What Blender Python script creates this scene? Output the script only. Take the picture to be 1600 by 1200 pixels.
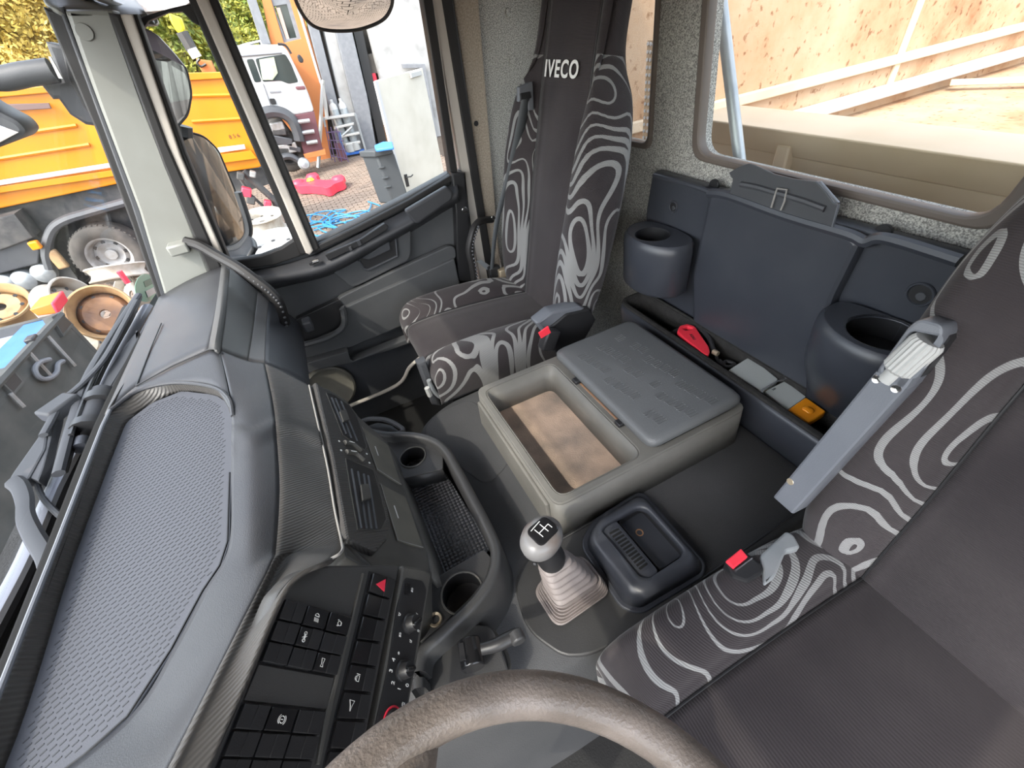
import bpy, bmesh, math, random
from mathutils import Vector, Matrix, Euler
random.seed(7)
S = bpy.context.scene
for o in list(bpy.data.objects):
    bpy.data.objects.remove(o, do_unlink=True)
COL = S.collection
R = math.radians

# ------------------------------------------------------------------ camera, sky, sun, exposure
CAM = Vector((0, 0, 1.45)); F = 666.714
ROT = Euler((R(48.99542), R(6.75182), R(-26.42995)), 'XYZ').to_matrix()
cam = bpy.data.objects.new('camera', bpy.data.cameras.new('camera'))
cam.location = CAM; cam.rotation_euler = ROT.to_euler('XYZ')
cam.data.sensor_width = 36; cam.data.lens = F * 36 / 1600
cam.data.clip_start = 0.02; cam.data.clip_end = 400
COL.objects.link(cam); S.camera = cam

SUN_EL, SUN_AZ = 48, 214            # elevation; azimuth of the direction towards the sun, from +x anticlockwise
w = bpy.data.worlds.new('sky'); S.world = w; w.use_nodes = True
nt = w.node_tree; bg = nt.nodes['Background']
sky = nt.nodes.new('ShaderNodeTexSky'); sky.sky_type = 'NISHITA'; sky.sun_disc = False
sky.sun_elevation = R(SUN_EL); sky.sun_rotation = R(90 - SUN_AZ)
sky.air_density = 1.0; sky.dust_density = 2.5; sky.ozone_density = 1.0
haze = nt.nodes.new('ShaderNodeHueSaturation'); haze.inputs['Saturation'].default_value = .45
nt.links.new(sky.outputs[0], haze.inputs['Color']); nt.links.new(haze.outputs[0], bg.inputs[0]); bg.inputs[1].default_value = 0.85
sun = bpy.data.objects.new('sun', bpy.data.lights.new('sun', 'SUN'))
sun.data.energy = 2.3; sun.data.angle = R(0.8); sun.data.color = (1, .93, .82)
sd = Vector((math.cos(R(SUN_EL)) * math.cos(R(SUN_AZ)), math.cos(R(SUN_EL)) * math.sin(R(SUN_AZ)), math.sin(R(SUN_EL))))
sun.rotation_euler = sd.to_track_quat('Z', 'Y').to_euler(); sun.location = (0, 0, 6)
COL.objects.link(sun)
S.view_settings.view_transform = 'Standard'; S.view_settings.look = 'None'
S.view_settings.gamma = 1; S.view_settings.use_curve_mapping = False
S.view_settings.exposure = 0.25

# ------------------------------------------------------------------ surveying: a sight line met with a real plane of the cab or yard
def ray(x, y): return ROT @ Vector(((x - 800) / F, -(y - 600) / F, -1))
def ax(i, v, x, y):
    d = ray(x, y); return CAM + d * ((v - CAM[i]) / d[i])
def xp(v, *p): return [ax(0, v, a, b) for a, b in p]
def yp(v, *p): return [ax(1, v, a, b) for a, b in p]
def zp(v, *p): return [ax(2, v, a, b) for a, b in p]
def pl(p0, n, *p):
    out = []
    for a, b in p:
        d = ray(a, b); out.append(CAM + d * ((Vector(p0) - CAM).dot(n) / d.dot(n)))
    return out
def q3(*p):                        # (x, y, z) triples: sight line met with height z
    return [ax(2, z, a, b) for a, b, z in p]
def zoom(x0, y0, s): return lambda *p: [(x0 + a / s, y0 + b / s) for a, b in p]

# ------------------------------------------------------------------ materials
MATS = {}
def mat(name, col=(.5, .5, .5), rough=.5, metal=0, bump=0, bscale=300, vary=None, vscale=6, vmin=.4, vmax=.7, spec=.5, coat=0, trans=0, emit=None):
    m = bpy.data.materials.new(name); m.use_nodes = True; MATS[name] = m
    n = m.node_tree.nodes; l = m.node_tree.links; b = n['Principled BSDF']
    b.inputs['Base Color'].default_value = (*col, 1); b.inputs['Roughness'].default_value = rough
    b.inputs['Metallic'].default_value = metal; b.inputs['Specular IOR Level'].default_value = spec
    b.inputs['Coat Weight'].default_value = coat; b.inputs['Transmission Weight'].default_value = trans
    if emit: b.inputs['Emission Color'].default_value = (*emit, 1); b.inputs['Emission Strength'].default_value = 1
    tc = n.new('ShaderNodeTexCoord')
    if vary:
        t = n.new('ShaderNodeTexNoise'); t.inputs['Scale'].default_value = vscale; t.inputs['Detail'].default_value = 6
        r = n.new('ShaderNodeValToRGB'); r.color_ramp.elements[0].position = vmin; r.color_ramp.elements[1].position = vmax
        r.color_ramp.elements[0].color = (*col, 1); r.color_ramp.elements[1].color = (*vary, 1)
        l.new(tc.outputs['Object'], t.inputs['Vector']); l.new(t.outputs['Fac'], r.inputs[0]); l.new(r.outputs[0], b.inputs['Base Color'])
    if bump:
        t = n.new('ShaderNodeTexNoise'); t.inputs['Scale'].default_value = bscale; t.inputs['Detail'].default_value = 2
        k = n.new('ShaderNodeBump'); k.inputs['Strength'].default_value = bump; k.inputs['Distance'].default_value = .002
        l.new(tc.outputs['Object'], t.inputs['Vector']); l.new(t.outputs['Fac'], k.inputs['Height']); l.new(k.outputs[0], b.inputs['Normal'])
    return m
def nodes(m): return m.node_tree.nodes, m.node_tree.links, m.node_tree.nodes['Principled BSDF']

P_DASH = mat('dash plastic', (.042, .043, .048), .42, bump=.25, bscale=700, vary=(.05, .051, .055), vscale=9, spec=.4)
P_DARK = mat('dark plastic', (0.0544, 0.05712, 0.06392), .45, bump=.2, bscale=600, vary=(0.068, 0.07072, 0.07752), vscale=5)
P_DOOR = mat('door plastic', (0.0612, 0.06392, 0.068), .55, bump=.25, bscale=600, vary=(0.0748, 0.07616, 0.07888), vscale=7)
P_BLUE = mat('moulded blue black plastic', (0.0393, 0.04277, 0.05318), .34, bump=.1, bscale=900, vary=(0.04855, 0.05202, 0.06242), vscale=7)
P_BLACK = mat('black plastic', (0.01904, 0.01904, 0.0204), .4, bump=.1, bscale=700)
P_GLOSS = mat('glossy black plastic', (.012, .012, .013), .22)
P_STACK = mat('worn centre stack plastic', (0.0748, 0.07208, 0.06528), .5, bump=.25, bscale=600, vary=(0.102, 0.09656, 0.08568), vscale=14)
P_DRAWER = mat('dusty drawer plastic', (0.1564, 0.1469, 0.1197), .6, bump=.2, bscale=600, vary=(0.1224, 0.1156, 0.0952), vscale=16)
P_TUN = mat('tunnel vinyl', (.052, .053, .055), .75, bump=.5, bscale=420, vary=(.064, .064, .066), vscale=6, spec=.3)
P_BOX = mat('console box plastic', (0.1379, 0.1326, 0.1188), .5, bump=.25, bscale=600, vary=(0.175, 0.1665, 0.1485), vscale=8)
P_LID = mat('lid plastic', (0.1156, 0.1197, 0.1224), .45, bump=.35, bscale=500)
P_GREY = mat('light grey plastic', (0.408, 0.408, 0.3944), .5)
P_PANEL = mat('switch panel plastic', (0.05712, 0.05576, 0.0544), .38, bump=.15, bscale=700)
RUBBER = mat('rubber', (.016, .015, .015), .55)
SEAL = mat('brown window rubber', (0.136, 0.1115, 0.0952), .5)
PAINT = mat('pillar paint', (.23, .235, .215), .45, vary=(.2, .2, .18), vscale=5)
WHITE = mat('white paint', (.5, .5, .5), .35)
STRIP = mat('cream door frame paint', (.5, .46, .41), .4)
ROOF = mat('roof lining', (0.544, 0.4896, 0.4488), .8, bump=.3, bscale=500)
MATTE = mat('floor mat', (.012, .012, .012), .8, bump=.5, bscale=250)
CHROME = mat('chrome', (.75, .75, .75), .2, 1)
STEEL = mat('galvanised steel', (.42, .44, .45), .42, .5, vary=(.32, .35, .37), vscale=12)
ALU = mat('aluminium', (.72, .72, .7), .35, .6)
RED = mat('red plastic', (0.9, 0.0408, 0.068), .4)
REDP = mat('red paint', (.8, .05, .09), .4)
P_TRAY = mat('console plastic', (.034, .034, .035), .42, bump=.2, bscale=600, vary=(.042, .042, .042), vscale=9)
LEDGE = mat('matt black ledge', (.01, .01, .01), .9, spec=.1)
SLOT = mat('slot black', (.004, .004, .004), .8)
P_WIPER = mat('wiper metal', (.05, .053, .06), .6, spec=.3)
ROPE = mat('black rope', (0.0272, 0.0272, 0.02992), .7, bump=.6, bscale=300)
LAMPG = mat('lamp grey plastic', (0.4488, 0.476, 0.4624), .5, bump=.3, bscale=400)
BRASS = mat('dull brass', (.6, .5, .36), .4, .7)
PRINT = mat('white print', (0.816, 0.816, 0.7888), .5)
REDPRINT = mat('red print', (0.9, 0.0408, 0.0816), .4)
BOOT = mat('grey rubber boot', (0.1855, 0.1602, 0.1518), .55, bump=.2, bscale=300, vary=(0.2277, 0.1982, 0.1897), vscale=20)
KNOB = mat('knob plastic', (0.1686, 0.1644, 0.1644), .35, vary=(0.1265, 0.09275, 0.07589), vscale=25, vmin=.5, vmax=.75)
LEATHER = mat('worn leather', (0.1632, 0.136, 0.1156), .36, bump=.45, bscale=320, vary=(0.2584, 0.2176, 0.1904), vscale=18)
ALUCAST = mat('cast aluminium', (.5, .48, .45), .45, .7, vary=(.3, .25, .2), vscale=12)
ARM = mat('armrest grey', (0.1306, 0.1393, 0.1578), .42, bump=.15, bscale=500, vary=(0.1523, 0.161, 0.1795), vscale=8)
BELT = mat('belt webbing', (0.068, 0.0748, 0.0816), .6)
ORANGE = mat('orange paint', (.62, .215, .002), .35, vary=(.56, .18, .002), vscale=1.3)
ORWALL = mat('orange render', (.52, .18, .055), .8, bump=.2, bscale=60)
WALLW = mat('flaking white render', (.36, .355, .35), .9, bump=.4, bscale=30, vary=(.2, .195, .19), vscale=1.8, vmin=.5, vmax=.75)
GREYP = mat('grey post paint', (.17, .175, .19), .6, vary=(.21, .215, .23), vscale=9)
DARKIN = mat('dark interior', (.05, .045, .04), .9, vary=(.1, .09, .08), vscale=2)
TYRE = mat('tyre rubber', (.055, .05, .045), .85, bump=.5, bscale=40, vary=(.09, .08, .07), vscale=5)
RIMG = mat('rim grey', (.33, .33, .33), .5, .2, vary=(.22, .2, .18), vscale=8)
RIMW = mat('dusty white rim', (.5, .47, .42), .6, vary=(.3, .25, .19), vscale=7)
RUST = mat('rusty rim', (.34, .18, .09), .7, vary=(.22, .13, .09), vscale=7, bump=.3, bscale=60)
TANRIM = mat('tan rim', (.45, .29, .14), .6, vary=(.3, .18, .09), vscale=8)
CHASSIS = mat('chassis', (.04, .04, .042), .7, vary=(.09, .085, .08), vscale=6)
SKIP = mat('dark container steel', (.05, .053, .05), .7, vary=(.09, .087, .08), vscale=3.5, bump=.4, bscale=40)
BLUEP = mat('blue paint', (.03, .14, .5), .5, vary=(.05, .18, .55), vscale=4)
LAV = mat('faded blue liner', (.36, .4, .66), .7)
BLUEBIN = mat('bin lid blue', (.05, .22, .7), .5)
BINGREY = mat('bin grey', (.05, .055, .06), .6)
ROPEB = mat('blue hose', (.03, .2, .45), .5)
MAROON = mat('maroon plastic', (.13, .05, .06), .5)
GLASSD = mat('dark vehicle glass', (.03, .04, .04), .08, spec=.8)
TRUNK = mat('bark', (.12, .08, .05), .9)
YELLOW = mat('yellow paint', (.9, .75, .03), .4)
DOORW = mat('steel door paint', (.56, .53, .46), .5, vary=(.5, .47, .4), vscale=3)
CHALK = mat('worn mould line', (0.306, 0.2938, 0.2754), .5)
GREEN = mat('sticker green', (.2, .42, .3), .4)
DGREEN = mat('sticker dark green', (.03, .14, .09), .4)

def amber():
    m = mat('amber lens', (.95, .33, .01), .15, trans=.1); n, l, b = nodes(m)
    t = n.new('ShaderNodeTexWave'); t.inputs['Scale'].default_value = 90; k = n.new('ShaderNodeBump'); k.inputs['Strength'].default_value = .4
    k.inputs['Distance'].default_value = .002
    tc = n.new('ShaderNodeTexCoord'); l.new(tc.outputs['Object'], t.inputs['Vector']); l.new(t.outputs['Fac'], k.inputs['Height']); l.new(k.outputs[0], b.inputs['Normal'])
    return m
AMBER = amber()
def glass(name, tint, refl=1.0):
    m = bpy.data.materials.new(name); m.use_nodes = True; n = m.node_tree.nodes; l = m.node_tree.links
    n.remove(n['Principled BSDF']); o = n['Material Output']
    t = n.new('ShaderNodeBsdfTransparent'); t.inputs[0].default_value = (*tint, 1)
    g = n.new('ShaderNodeBsdfGlossy'); g.inputs['Roughness'].default_value = .02
    f = n.new('ShaderNodeFresnel'); f.inputs['IOR'].default_value = 1.35
    x = n.new('ShaderNodeMixShader'); k = n.new('ShaderNodeMath'); k.operation = 'MULTIPLY'; k.inputs[1].default_value = refl
    l.new(f.outputs[0], k.inputs[0]); l.new(k.outputs[0], x.inputs[0])
    l.new(t.outputs[0], x.inputs[1]); l.new(g.outputs[0], x.inputs[2]); l.new(x.outputs[0], o.inputs[0]); return m
GLASS_F = glass('windscreen glass', (.96, .97, .965), .08)
GLASS = glass('window glass', (.95, .965, .955), .3)
MIRROR = mat('mirror glass', (.82, .83, .82), .02, 1)

def fabric(name, lines):
    m = mat(name, (.032, .027, .029), .85, spec=.25); n, l, b = nodes(m)
    tc = n.new('ShaderNodeTexCoord'); mp = n.new('ShaderNodeMapping'); mp.inputs['Rotation'].default_value = (.4, .9, .3)
    l.new(tc.outputs['Object'], mp.inputs[0])
    def math_(op, a, bb):
        k = n.new('ShaderNodeMath'); k.operation = op
        for i, v in ((0, a), (1, bb)):
            if isinstance(v, (int, float)): k.inputs[i].default_value = v
            elif v is not None: l.new(v, k.inputs[i])
        return k.outputs[0]
    weave = n.new('ShaderNodeTexWave'); weave.inputs['Scale'].default_value = 110; weave.inputs['Distortion'].default_value = .6
    l.new(mp.outputs[0], weave.inputs['Vector'])
    fuzz = n.new('ShaderNodeTexNoise'); fuzz.inputs['Scale'].default_value = 5; fuzz.inputs['Detail'].default_value = 5; l.new(tc.outputs['Object'], fuzz.inputs['Vector'])
    rp = n.new('ShaderNodeValToRGB'); rp.color_ramp.elements[0].color = (.028, .023, .025, 1); rp.color_ramp.elements[1].color = (.046, .039, .04, 1)
    rp.color_ramp.elements[0].position = .35; rp.color_ramp.elements[1].position = .75; l.new(fuzz.outputs['Fac'], rp.inputs[0])
    base = rp.outputs[0]
    if lines:
        N_ = 14; eps = .004
        def vmath(op, a, bb):
            k = n.new('ShaderNodeVectorMath'); k.operation = op
            for i, v in ((0, a), (1, bb)):
                if isinstance(v, tuple): k.inputs[i].default_value = v
                elif v is not None: l.new(v, k.inputs[i])
            return k
        def field(off):
            ad = vmath('MULTIPLY', vmath('ADD', tc.outputs['Object'], off).outputs[0], (1, 1, .66))
            ns = n.new('ShaderNodeTexNoise'); ns.inputs['Scale'].default_value = 5.0; ns.inputs['Detail'].default_value = 0; ns.inputs['Distortion'].default_value = .5
            l.new(ad.outputs[0], ns.inputs['Vector']); return math_('MULTIPLY', ns.outputs['Fac'], N_)
        f0 = field((0, 0, 0)); cx = n.new('ShaderNodeCombineXYZ')
        for i, o_ in enumerate(((eps, 0, 0), (0, eps, 0), (0, 0, eps))):
            l.new(math_('DIVIDE', math_('SUBTRACT', field(o_), f0), eps), cx.inputs[i])
        # slope of the field along the cloth, so the bands keep one width
        geo = n.new('ShaderNodeNewGeometry'); dt = vmath('DOT_PRODUCT', cx.outputs[0], geo.outputs['Normal'])
        sc_ = n.new('ShaderNodeVectorMath'); sc_.operation = 'SCALE'; l.new(geo.outputs['Normal'], sc_.inputs[0]); l.new(dt.outputs['Value'], sc_.inputs['Scale'])
        gm = math_('MAXIMUM', vmath('LENGTH', vmath('SUBTRACT', cx.outputs[0], sc_.outputs[0]).outputs[0], None).outputs['Value'], 2.0)
        n2 = n.new('ShaderNodeTexNoise'); n2.inputs['Scale'].default_value = 7; n2.inputs['Detail'].default_value = 0; l.new(tc.outputs['Object'], n2.inputs['Vector'])
        d = math_('DIVIDE', math_('ABSOLUTE', math_('SUBTRACT', math_('FRACT', f0, None), .5), None), gm)
        wd = math_('ADD', math_('MULTIPLY', n2.outputs['Fac'], .0135), -.0012)
        on = math_('LESS_THAN', d, wd)
        tw = math_('ADD', math_('MULTIPLY', weave.outputs['Fac'], .35), .62)
        fac = math_('MULTIPLY', on, tw)
        mx = n.new('ShaderNodeMixRGB'); l.new(fac, mx.inputs[0]); l.new(base, mx.inputs[1]); mx.inputs[2].default_value = (.27, .27, .265, 1)
        base = mx.outputs[0]
    l.new(base, b.inputs['Base Color'])
    k = n.new('ShaderNodeBump'); k.inputs['Strength'].default_value = .35; k.inputs['Distance'].default_value = .0015
    l.new(weave.outputs['Fac'], k.inputs['Height']); l.new(k.outputs[0], b.inputs['Normal'])
    b.inputs['Sheen Weight'].default_value = .15
    return m
FAB = fabric('plain seat cloth', False); FABP = fabric('swirl seat cloth', True)

def felt():
    m = mat('speckled felt', (.3, .3, .28), .95, spec=.1); n, l, b = nodes(m); tc = n.new('ShaderNodeTexCoord')
    a = n.new('ShaderNodeTexNoise'); a.inputs['Scale'].default_value = 330; a.inputs['Detail'].default_value = 3
    c = n.new('ShaderNodeTexNoise'); c.inputs['Scale'].default_value = 5; c.inputs['Detail'].default_value = 5
    for t in (a, c): l.new(tc.outputs['Object'], t.inputs['Vector'])
    r = n.new('ShaderNodeValToRGB'); e = r.color_ramp.elements; e[0].position = .38; e[0].color = (.21, .208, .2, 1); e[1].position = .62; e[1].color = (.62, .61, .57, 1)
    l.new(a.outputs['Fac'], r.inputs[0])
    r2 = n.new('ShaderNodeValToRGB'); r2.color_ramp.elements[0].color = (.7, .69, .66, 1); r2.color_ramp.elements[1].color = (1, 1, 1, 1)
    l.new(c.outputs['Fac'], r2.inputs[0])
    mx = n.new('ShaderNodeMixRGB'); mx.blend_type = 'MULTIPLY'; mx.inputs[0].default_value = 1; l.new(r.outputs[0], mx.inputs[1]); l.new(r2.outputs[0], mx.inputs[2])
    l.new(mx.outputs[0], b.inputs['Base Color'])
    k = n.new('ShaderNodeBump'); k.inputs['Strength'].default_value = .5; k.inputs['Distance'].default_value = .002; l.new(a.outputs['Fac'], k.inputs['Height']); l.new(k.outputs[0], b.inputs['Normal'])
    return m
FELT = felt()
BROWNFELT = mat('brown felt trim', (0.272, 0.2244, 0.1768), .95, bump=.5, bscale=230, vary=(0.408, 0.3536, 0.2856), vscale=200)
def ribbed(name, col, scale, rough=.45, strength=.6, dirv=(1, 1, 0)):
    m = mat(name, col, rough); n, l, b = nodes(m); tc = n.new('ShaderNodeTexCoord')
    mp = n.new('ShaderNodeMapping'); mp.inputs['Rotation'].default_value = dirv
    t = n.new('ShaderNodeTexWave'); t.inputs['Scale'].default_value = scale; t.inputs['Distortion'].default_value = .3
    k = n.new('ShaderNodeBump'); k.inputs['Strength'].default_value = strength; k.inputs['Distance'].default_value = .0015
    l.new(tc.outputs['Object'], mp.inputs[0]); l.new(mp.outputs[0], t.inputs['Vector']); l.new(t.outputs['Fac'], k.inputs['Height']); l.new(k.outputs[0], b.inputs['Normal']); return m
P_WEAVE = ribbed('woven grain dash plastic', (.062, .058, .054), 80, .5, .5, (0, 0, .9))
P_WALL = ribbed('woven grain dark plastic', (0.0544, 0.05032, 0.04624), 60, .45, .7, (0, 0, .9))
P_STUD = mat('studded rubber mat', (0.0544, 0.05576, 0.0612), .38)
def stud(m, scale):
    n, l, b = nodes(m); tc = n.new('ShaderNodeTexCoord'); v = n.new('ShaderNodeTexVoronoi'); v.inputs['Scale'].default_value = scale; v.inputs['Randomness'].default_value = 0
    k = n.new('ShaderNodeBump'); k.inputs['Strength'].default_value = .9; k.inputs['Distance'].default_value = .008; k.invert = True
    l.new(tc.outputs['Object'], v.inputs['Vector']); l.new(v.outputs['Distance'], k.inputs['Height']); l.new(k.outputs[0], b.inputs['Normal'])
stud(P_STUD, 110)
P_MAT = mat('tray mat rubber', (.08, .085, .1), .7, bump=.15, bscale=800, spec=.3)
DUSTC = mat('dusty carpet', (0.4488, 0.3264, 0.2448), .95, bump=.8, bscale=260, vary=(0.2312, 0.1836, 0.1496), vscale=11, vmin=.42, vmax=.72)
CARPET = mat('bin carpet', (.022, .021, .02), .95, bump=.8, bscale=300, vary=(.034, .032, .03), vscale=60)
def tipper_mat():
    m = mat('rusty tipper steel', (.62, .45, .3), .8, bump=.5, bscale=30); n, l, b = nodes(m); tc = n.new('ShaderNodeTexCoord')
    a = n.new('ShaderNodeTexNoise'); a.inputs['Scale'].default_value = 2.2; a.inputs['Detail'].default_value = 9; a.inputs['Roughness'].default_value = .65
    r = n.new('ShaderNodeValToRGB'); e = r.color_ramp.elements; e[0].position = .32; e[0].color = (.26, .12, .055, 1); e[1].position = .62; e[1].color = (.43, .31, .21, 1)
    x = e.new(.45); x.color = (.38, .24, .14, 1)
    c = n.new('ShaderNodeTexNoise'); c.inputs['Scale'].default_value = 28; c.inputs['Detail'].default_value = 3
    r2 = n.new('ShaderNodeValToRGB'); r2.color_ramp.elements[0].position = .3; r2.color_ramp.elements[0].color = (.4, .25, .15, 1); r2.color_ramp.elements[1].position = .4; r2.color_ramp.elements[1].color = (1, 1, 1, 1)
    mx = n.new('ShaderNodeMixRGB'); mx.blend_type = 'MULTIPLY'; mx.inputs[0].default_value = .8
    for t in (a, c): l.new(tc.outputs['Object'], t.inputs['Vector'])
    l.new(a.outputs['Fac'], r.inputs[0]); l.new(c.outputs['Fac'], r2.inputs[0]); l.new(r.outputs[0], mx.inputs[1]); l.new(r2.outputs[0], mx.inputs[2]); l.new(mx.outputs[0], b.inputs['Base Color'])
    return m
TIPRUST = tipper_mat()
TIPBEIGE = mat('beige tipper paint', (.6, .49, .36), .6, vary=(.53, .42, .29), vscale=4, bump=.2, bscale=25)
def leafmat(name, a, c):
    m = mat(name, a, .6); n, l, b = nodes(m); oi = n.new('ShaderNodeTexCoord'); t = n.new('ShaderNodeTexNoise'); t.inputs['Scale'].default_value = 1.7; t.inputs['Detail'].default_value = 4
    r = n.new('ShaderNodeValToRGB'); r.color_ramp.elements[0].position = .38; r.color_ramp.elements[1].position = .62
    r.color_ramp.elements[0].color = (*a, 1); r.color_ramp.elements[1].color = (*c, 1)
    l.new(oi.outputs['Object'], t.inputs['Vector']); l.new(t.outputs['Fac'], r.inputs[0]); l.new(r.outputs[0], b.inputs['Base Color']); return m
LEAFY = leafmat('yellowing leaves', (.34, .24, .03), (.75, .56, .14)); LEAFG = leafmat('green leaves', (.12, .17, .02), (.42, .38, .05))

# ------------------------------------------------------------------ mesh helpers
def link(name, me, m, parent=None, kind=None):
    o = bpy.data.objects.new(name, me); COL.objects.link(o)
    if m and not me.materials: me.materials.append(m)
    if parent is not None:
        o.parent = parent; pw = Vector(parent.location); a = parent.parent
        while a is not None: pw += Vector(a.location); a = a.parent
        o.location = -pw
    if kind: o['kind'] = kind
    return o
def tag(o, label, cat, group=None):
    o['label'] = label; o['category'] = cat
    if group: o['group'] = group
    return o
def thing(name, label, cat, loc=(0, 0, 0), group=None):
    o = bpy.data.objects.new(name, None); COL.objects.link(o); o.location = loc; o.empty_display_size = .05
    return tag(o, label, cat, group)
def struct(name, loc=(0, 0, 0), label=None):
    o = bpy.data.objects.new(name, None); COL.objects.link(o); o.location = loc; o['kind'] = 'structure'; o.empty_display_size = .05
    if label: o['label'] = label
    return o
def copy_tree(o, parent=None):
    c = o.copy(); COL.objects.link(c)
    if parent is not None: c.parent = parent
    for ch in list(o.children): copy_tree(ch, c)
    return c

class MB:
    def __init__(s): s.v = []; s.f = []
    def add(s, v, f):
        k = len(s.v); s.v += [Vector(x) for x in v]; s.f += [tuple(i + k for i in q) for q in f]; return s
    def box(s, c, d, M=None):
        c = Vector(c); v = []
        for i in (-.5, .5):
            for j in (-.5, .5):
                for k in (-.5, .5):
                    p = Vector((i * d[0], j * d[1], k * d[2]))
                    v.append(c + (M @ p if M is not None else p))
        return s.add(v, [(0, 1, 3, 2), (4, 6, 7, 5), (0, 4, 5, 1), (2, 3, 7, 6), (0, 2, 6, 4), (1, 5, 7, 3)])
    def ext(s, loop, vec):
        n = len(loop); vec = Vector(vec); v = [Vector(p) for p in loop]; v += [p + vec for p in v]
        f = [tuple(range(n)), tuple(range(2 * n - 1, n - 1, -1))] + [(i, (i + 1) % n, n + (i + 1) % n, n + i) for i in range(n)]
        return s.add(v, f)
    def loft(s, rows, closed=False, cap=False):
        k = len(rows[0]); v = [p for r in rows for p in r]; f = []
        for i in range(len(rows) - 1):
            for j in range(k if closed else k - 1):
                a = i * k + j; b = i * k + (j + 1) % k; f.append((a, b, b + k, a + k))
        if cap and cap != 'end': f.append(tuple(range(k - 1, -1, -1)))
        if cap: f.append(tuple(range((len(rows) - 1) * k, len(rows) * k)))
        return s.add(v, f)
    def tube(s, pts, r, n=8, closed=False, flat=1.0, up=None):
        pts = [Vector(p) for p in pts]; rows = []; m = len(pts); side = None
        for i, p in enumerate(pts):
            a = pts[(i - 1) % m] if (i > 0 or closed) else p; b = pts[(i + 1) % m] if (i < m - 1 or closed) else p
            t = (b - a).normalized()
            if side is None:
                ref = Vector(up) if up else (Vector((0, 0, 1)) if abs(t.z) < .9 else Vector((1, 0, 0)))
                side = t.cross(ref).normalized()
            else: side = (side - t * side.dot(t)).normalized()
            o2 = side.cross(t).normalized(); rr = r[i] if isinstance(r, (list, tuple)) else r
            rows.append([p + side * (math.cos(2 * math.pi * j / n) * rr) + o2 * (math.sin(2 * math.pi * j / n) * rr * flat) for j in range(n)])
        if closed: rows.append(rows[0])
        return s.loft(rows, True, not closed)
    def lathe(s, prof, o, axis=(0, 0, 1), n=24, arc=1.0):
        axis = Vector(axis).normalized(); u = axis.orthogonal().normalized(); w_ = axis.cross(u); o = Vector(o); rows = []
        for i in range(n + 1):
            a = 2 * math.pi * arc * i / n; d = u * math.cos(a) + w_ * math.sin(a)
            rows.append([o + d * r + axis * h for r, h in prof])
        return s.loft(rows)
    def build(s, name, m, parent=None, bevel=0, seg=2, sub=0, ang=35, solid=0, kind=None, weld=True):
        me = bpy.data.meshes.new(name); me.from_pydata([tuple(p) for p in s.v], [], s.f); me.validate()
        bm = bmesh.new(); bm.from_mesh(me)
        if weld: bmesh.ops.remove_doubles(bm, verts=bm.verts, dist=1e-5)
        bmesh.ops.recalc_face_normals(bm, faces=bm.faces); bm.to_mesh(me); bm.free()
        for p in me.polygons: p.use_smooth = True
        me.set_sharp_from_angle(angle=R(ang))
        o = link(name, me, m, parent, kind)
        if solid:
            k = o.modifiers.new('solid', 'SOLIDIFY'); k.thickness = solid; k.offset = -1
        if bevel:
            k = o.modifiers.new('bevel', 'BEVEL'); k.width = bevel; k.segments = seg; k.limit_method = 'ANGLE'; k.angle_limit = R(40)
        if sub:
            k = o.modifiers.new('sub', 'SUBSURF'); k.levels = sub; k.render_levels = sub
        return o

def fillet(pts, r, k=4):
    out = []; n = len(pts); pts = [Vector(p) for p in pts]; rs = r if isinstance(r, (list, tuple)) else [r] * n
    for i in range(n):
        a, p, b = pts[i - 1], pts[i], pts[(i + 1) % n]
        d1 = (a - p); d2 = (b - p); rr = min(rs[i], d1.length * .45, d2.length * .45)
        s1 = p + d1.normalized() * rr; s2 = p + d2.normalized() * rr
        if rr < 1e-5: out.append(p); continue
        for j in range(k + 1):
            t = j / k; out.append(s1 * (1 - t) ** 2 + p * 2 * t * (1 - t) + s2 * t * t)
    return out
def crv(pts, k=6, closed=False):
    pts = [Vector(p) for p in pts]; n = len(pts); out = []
    g = (lambda i: pts[i % n]) if closed else (lambda i: pts[max(0, min(n - 1, i))])
    for i in range(n if closed else n - 1):
        a, b, c, d = g(i - 1), g(i), g(i + 1), g(i + 2)
        for j in range(k):
            t = j / k; out.append(.5 * ((2 * b) + (c - a) * t + (2 * a - 5 * b + 4 * c - d) * t * t + (3 * b - a - 3 * c + d) * t ** 3))
    if not closed: out.append(pts[-1])
    return out
def grid(rows, ku=4, kv=4):
    rows = [crv(r, ku) for r in rows]; cols = [crv([r[j] for r in rows], kv) for j in range(len(rows[0]))]
    return [[c[i] for c in cols] for i in range(len(cols[0]))]
def newell(loop):
    n = Vector((0, 0, 0)); m = len(loop)
    for i in range(m):
        a, b = loop[i], loop[(i + 1) % m]
        n += Vector(((a.y - b.y) * (a.z + b.z), (a.z - b.z) * (a.x + b.x), (a.x - b.x) * (a.y + b.y)))
    return n.normalized()
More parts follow.
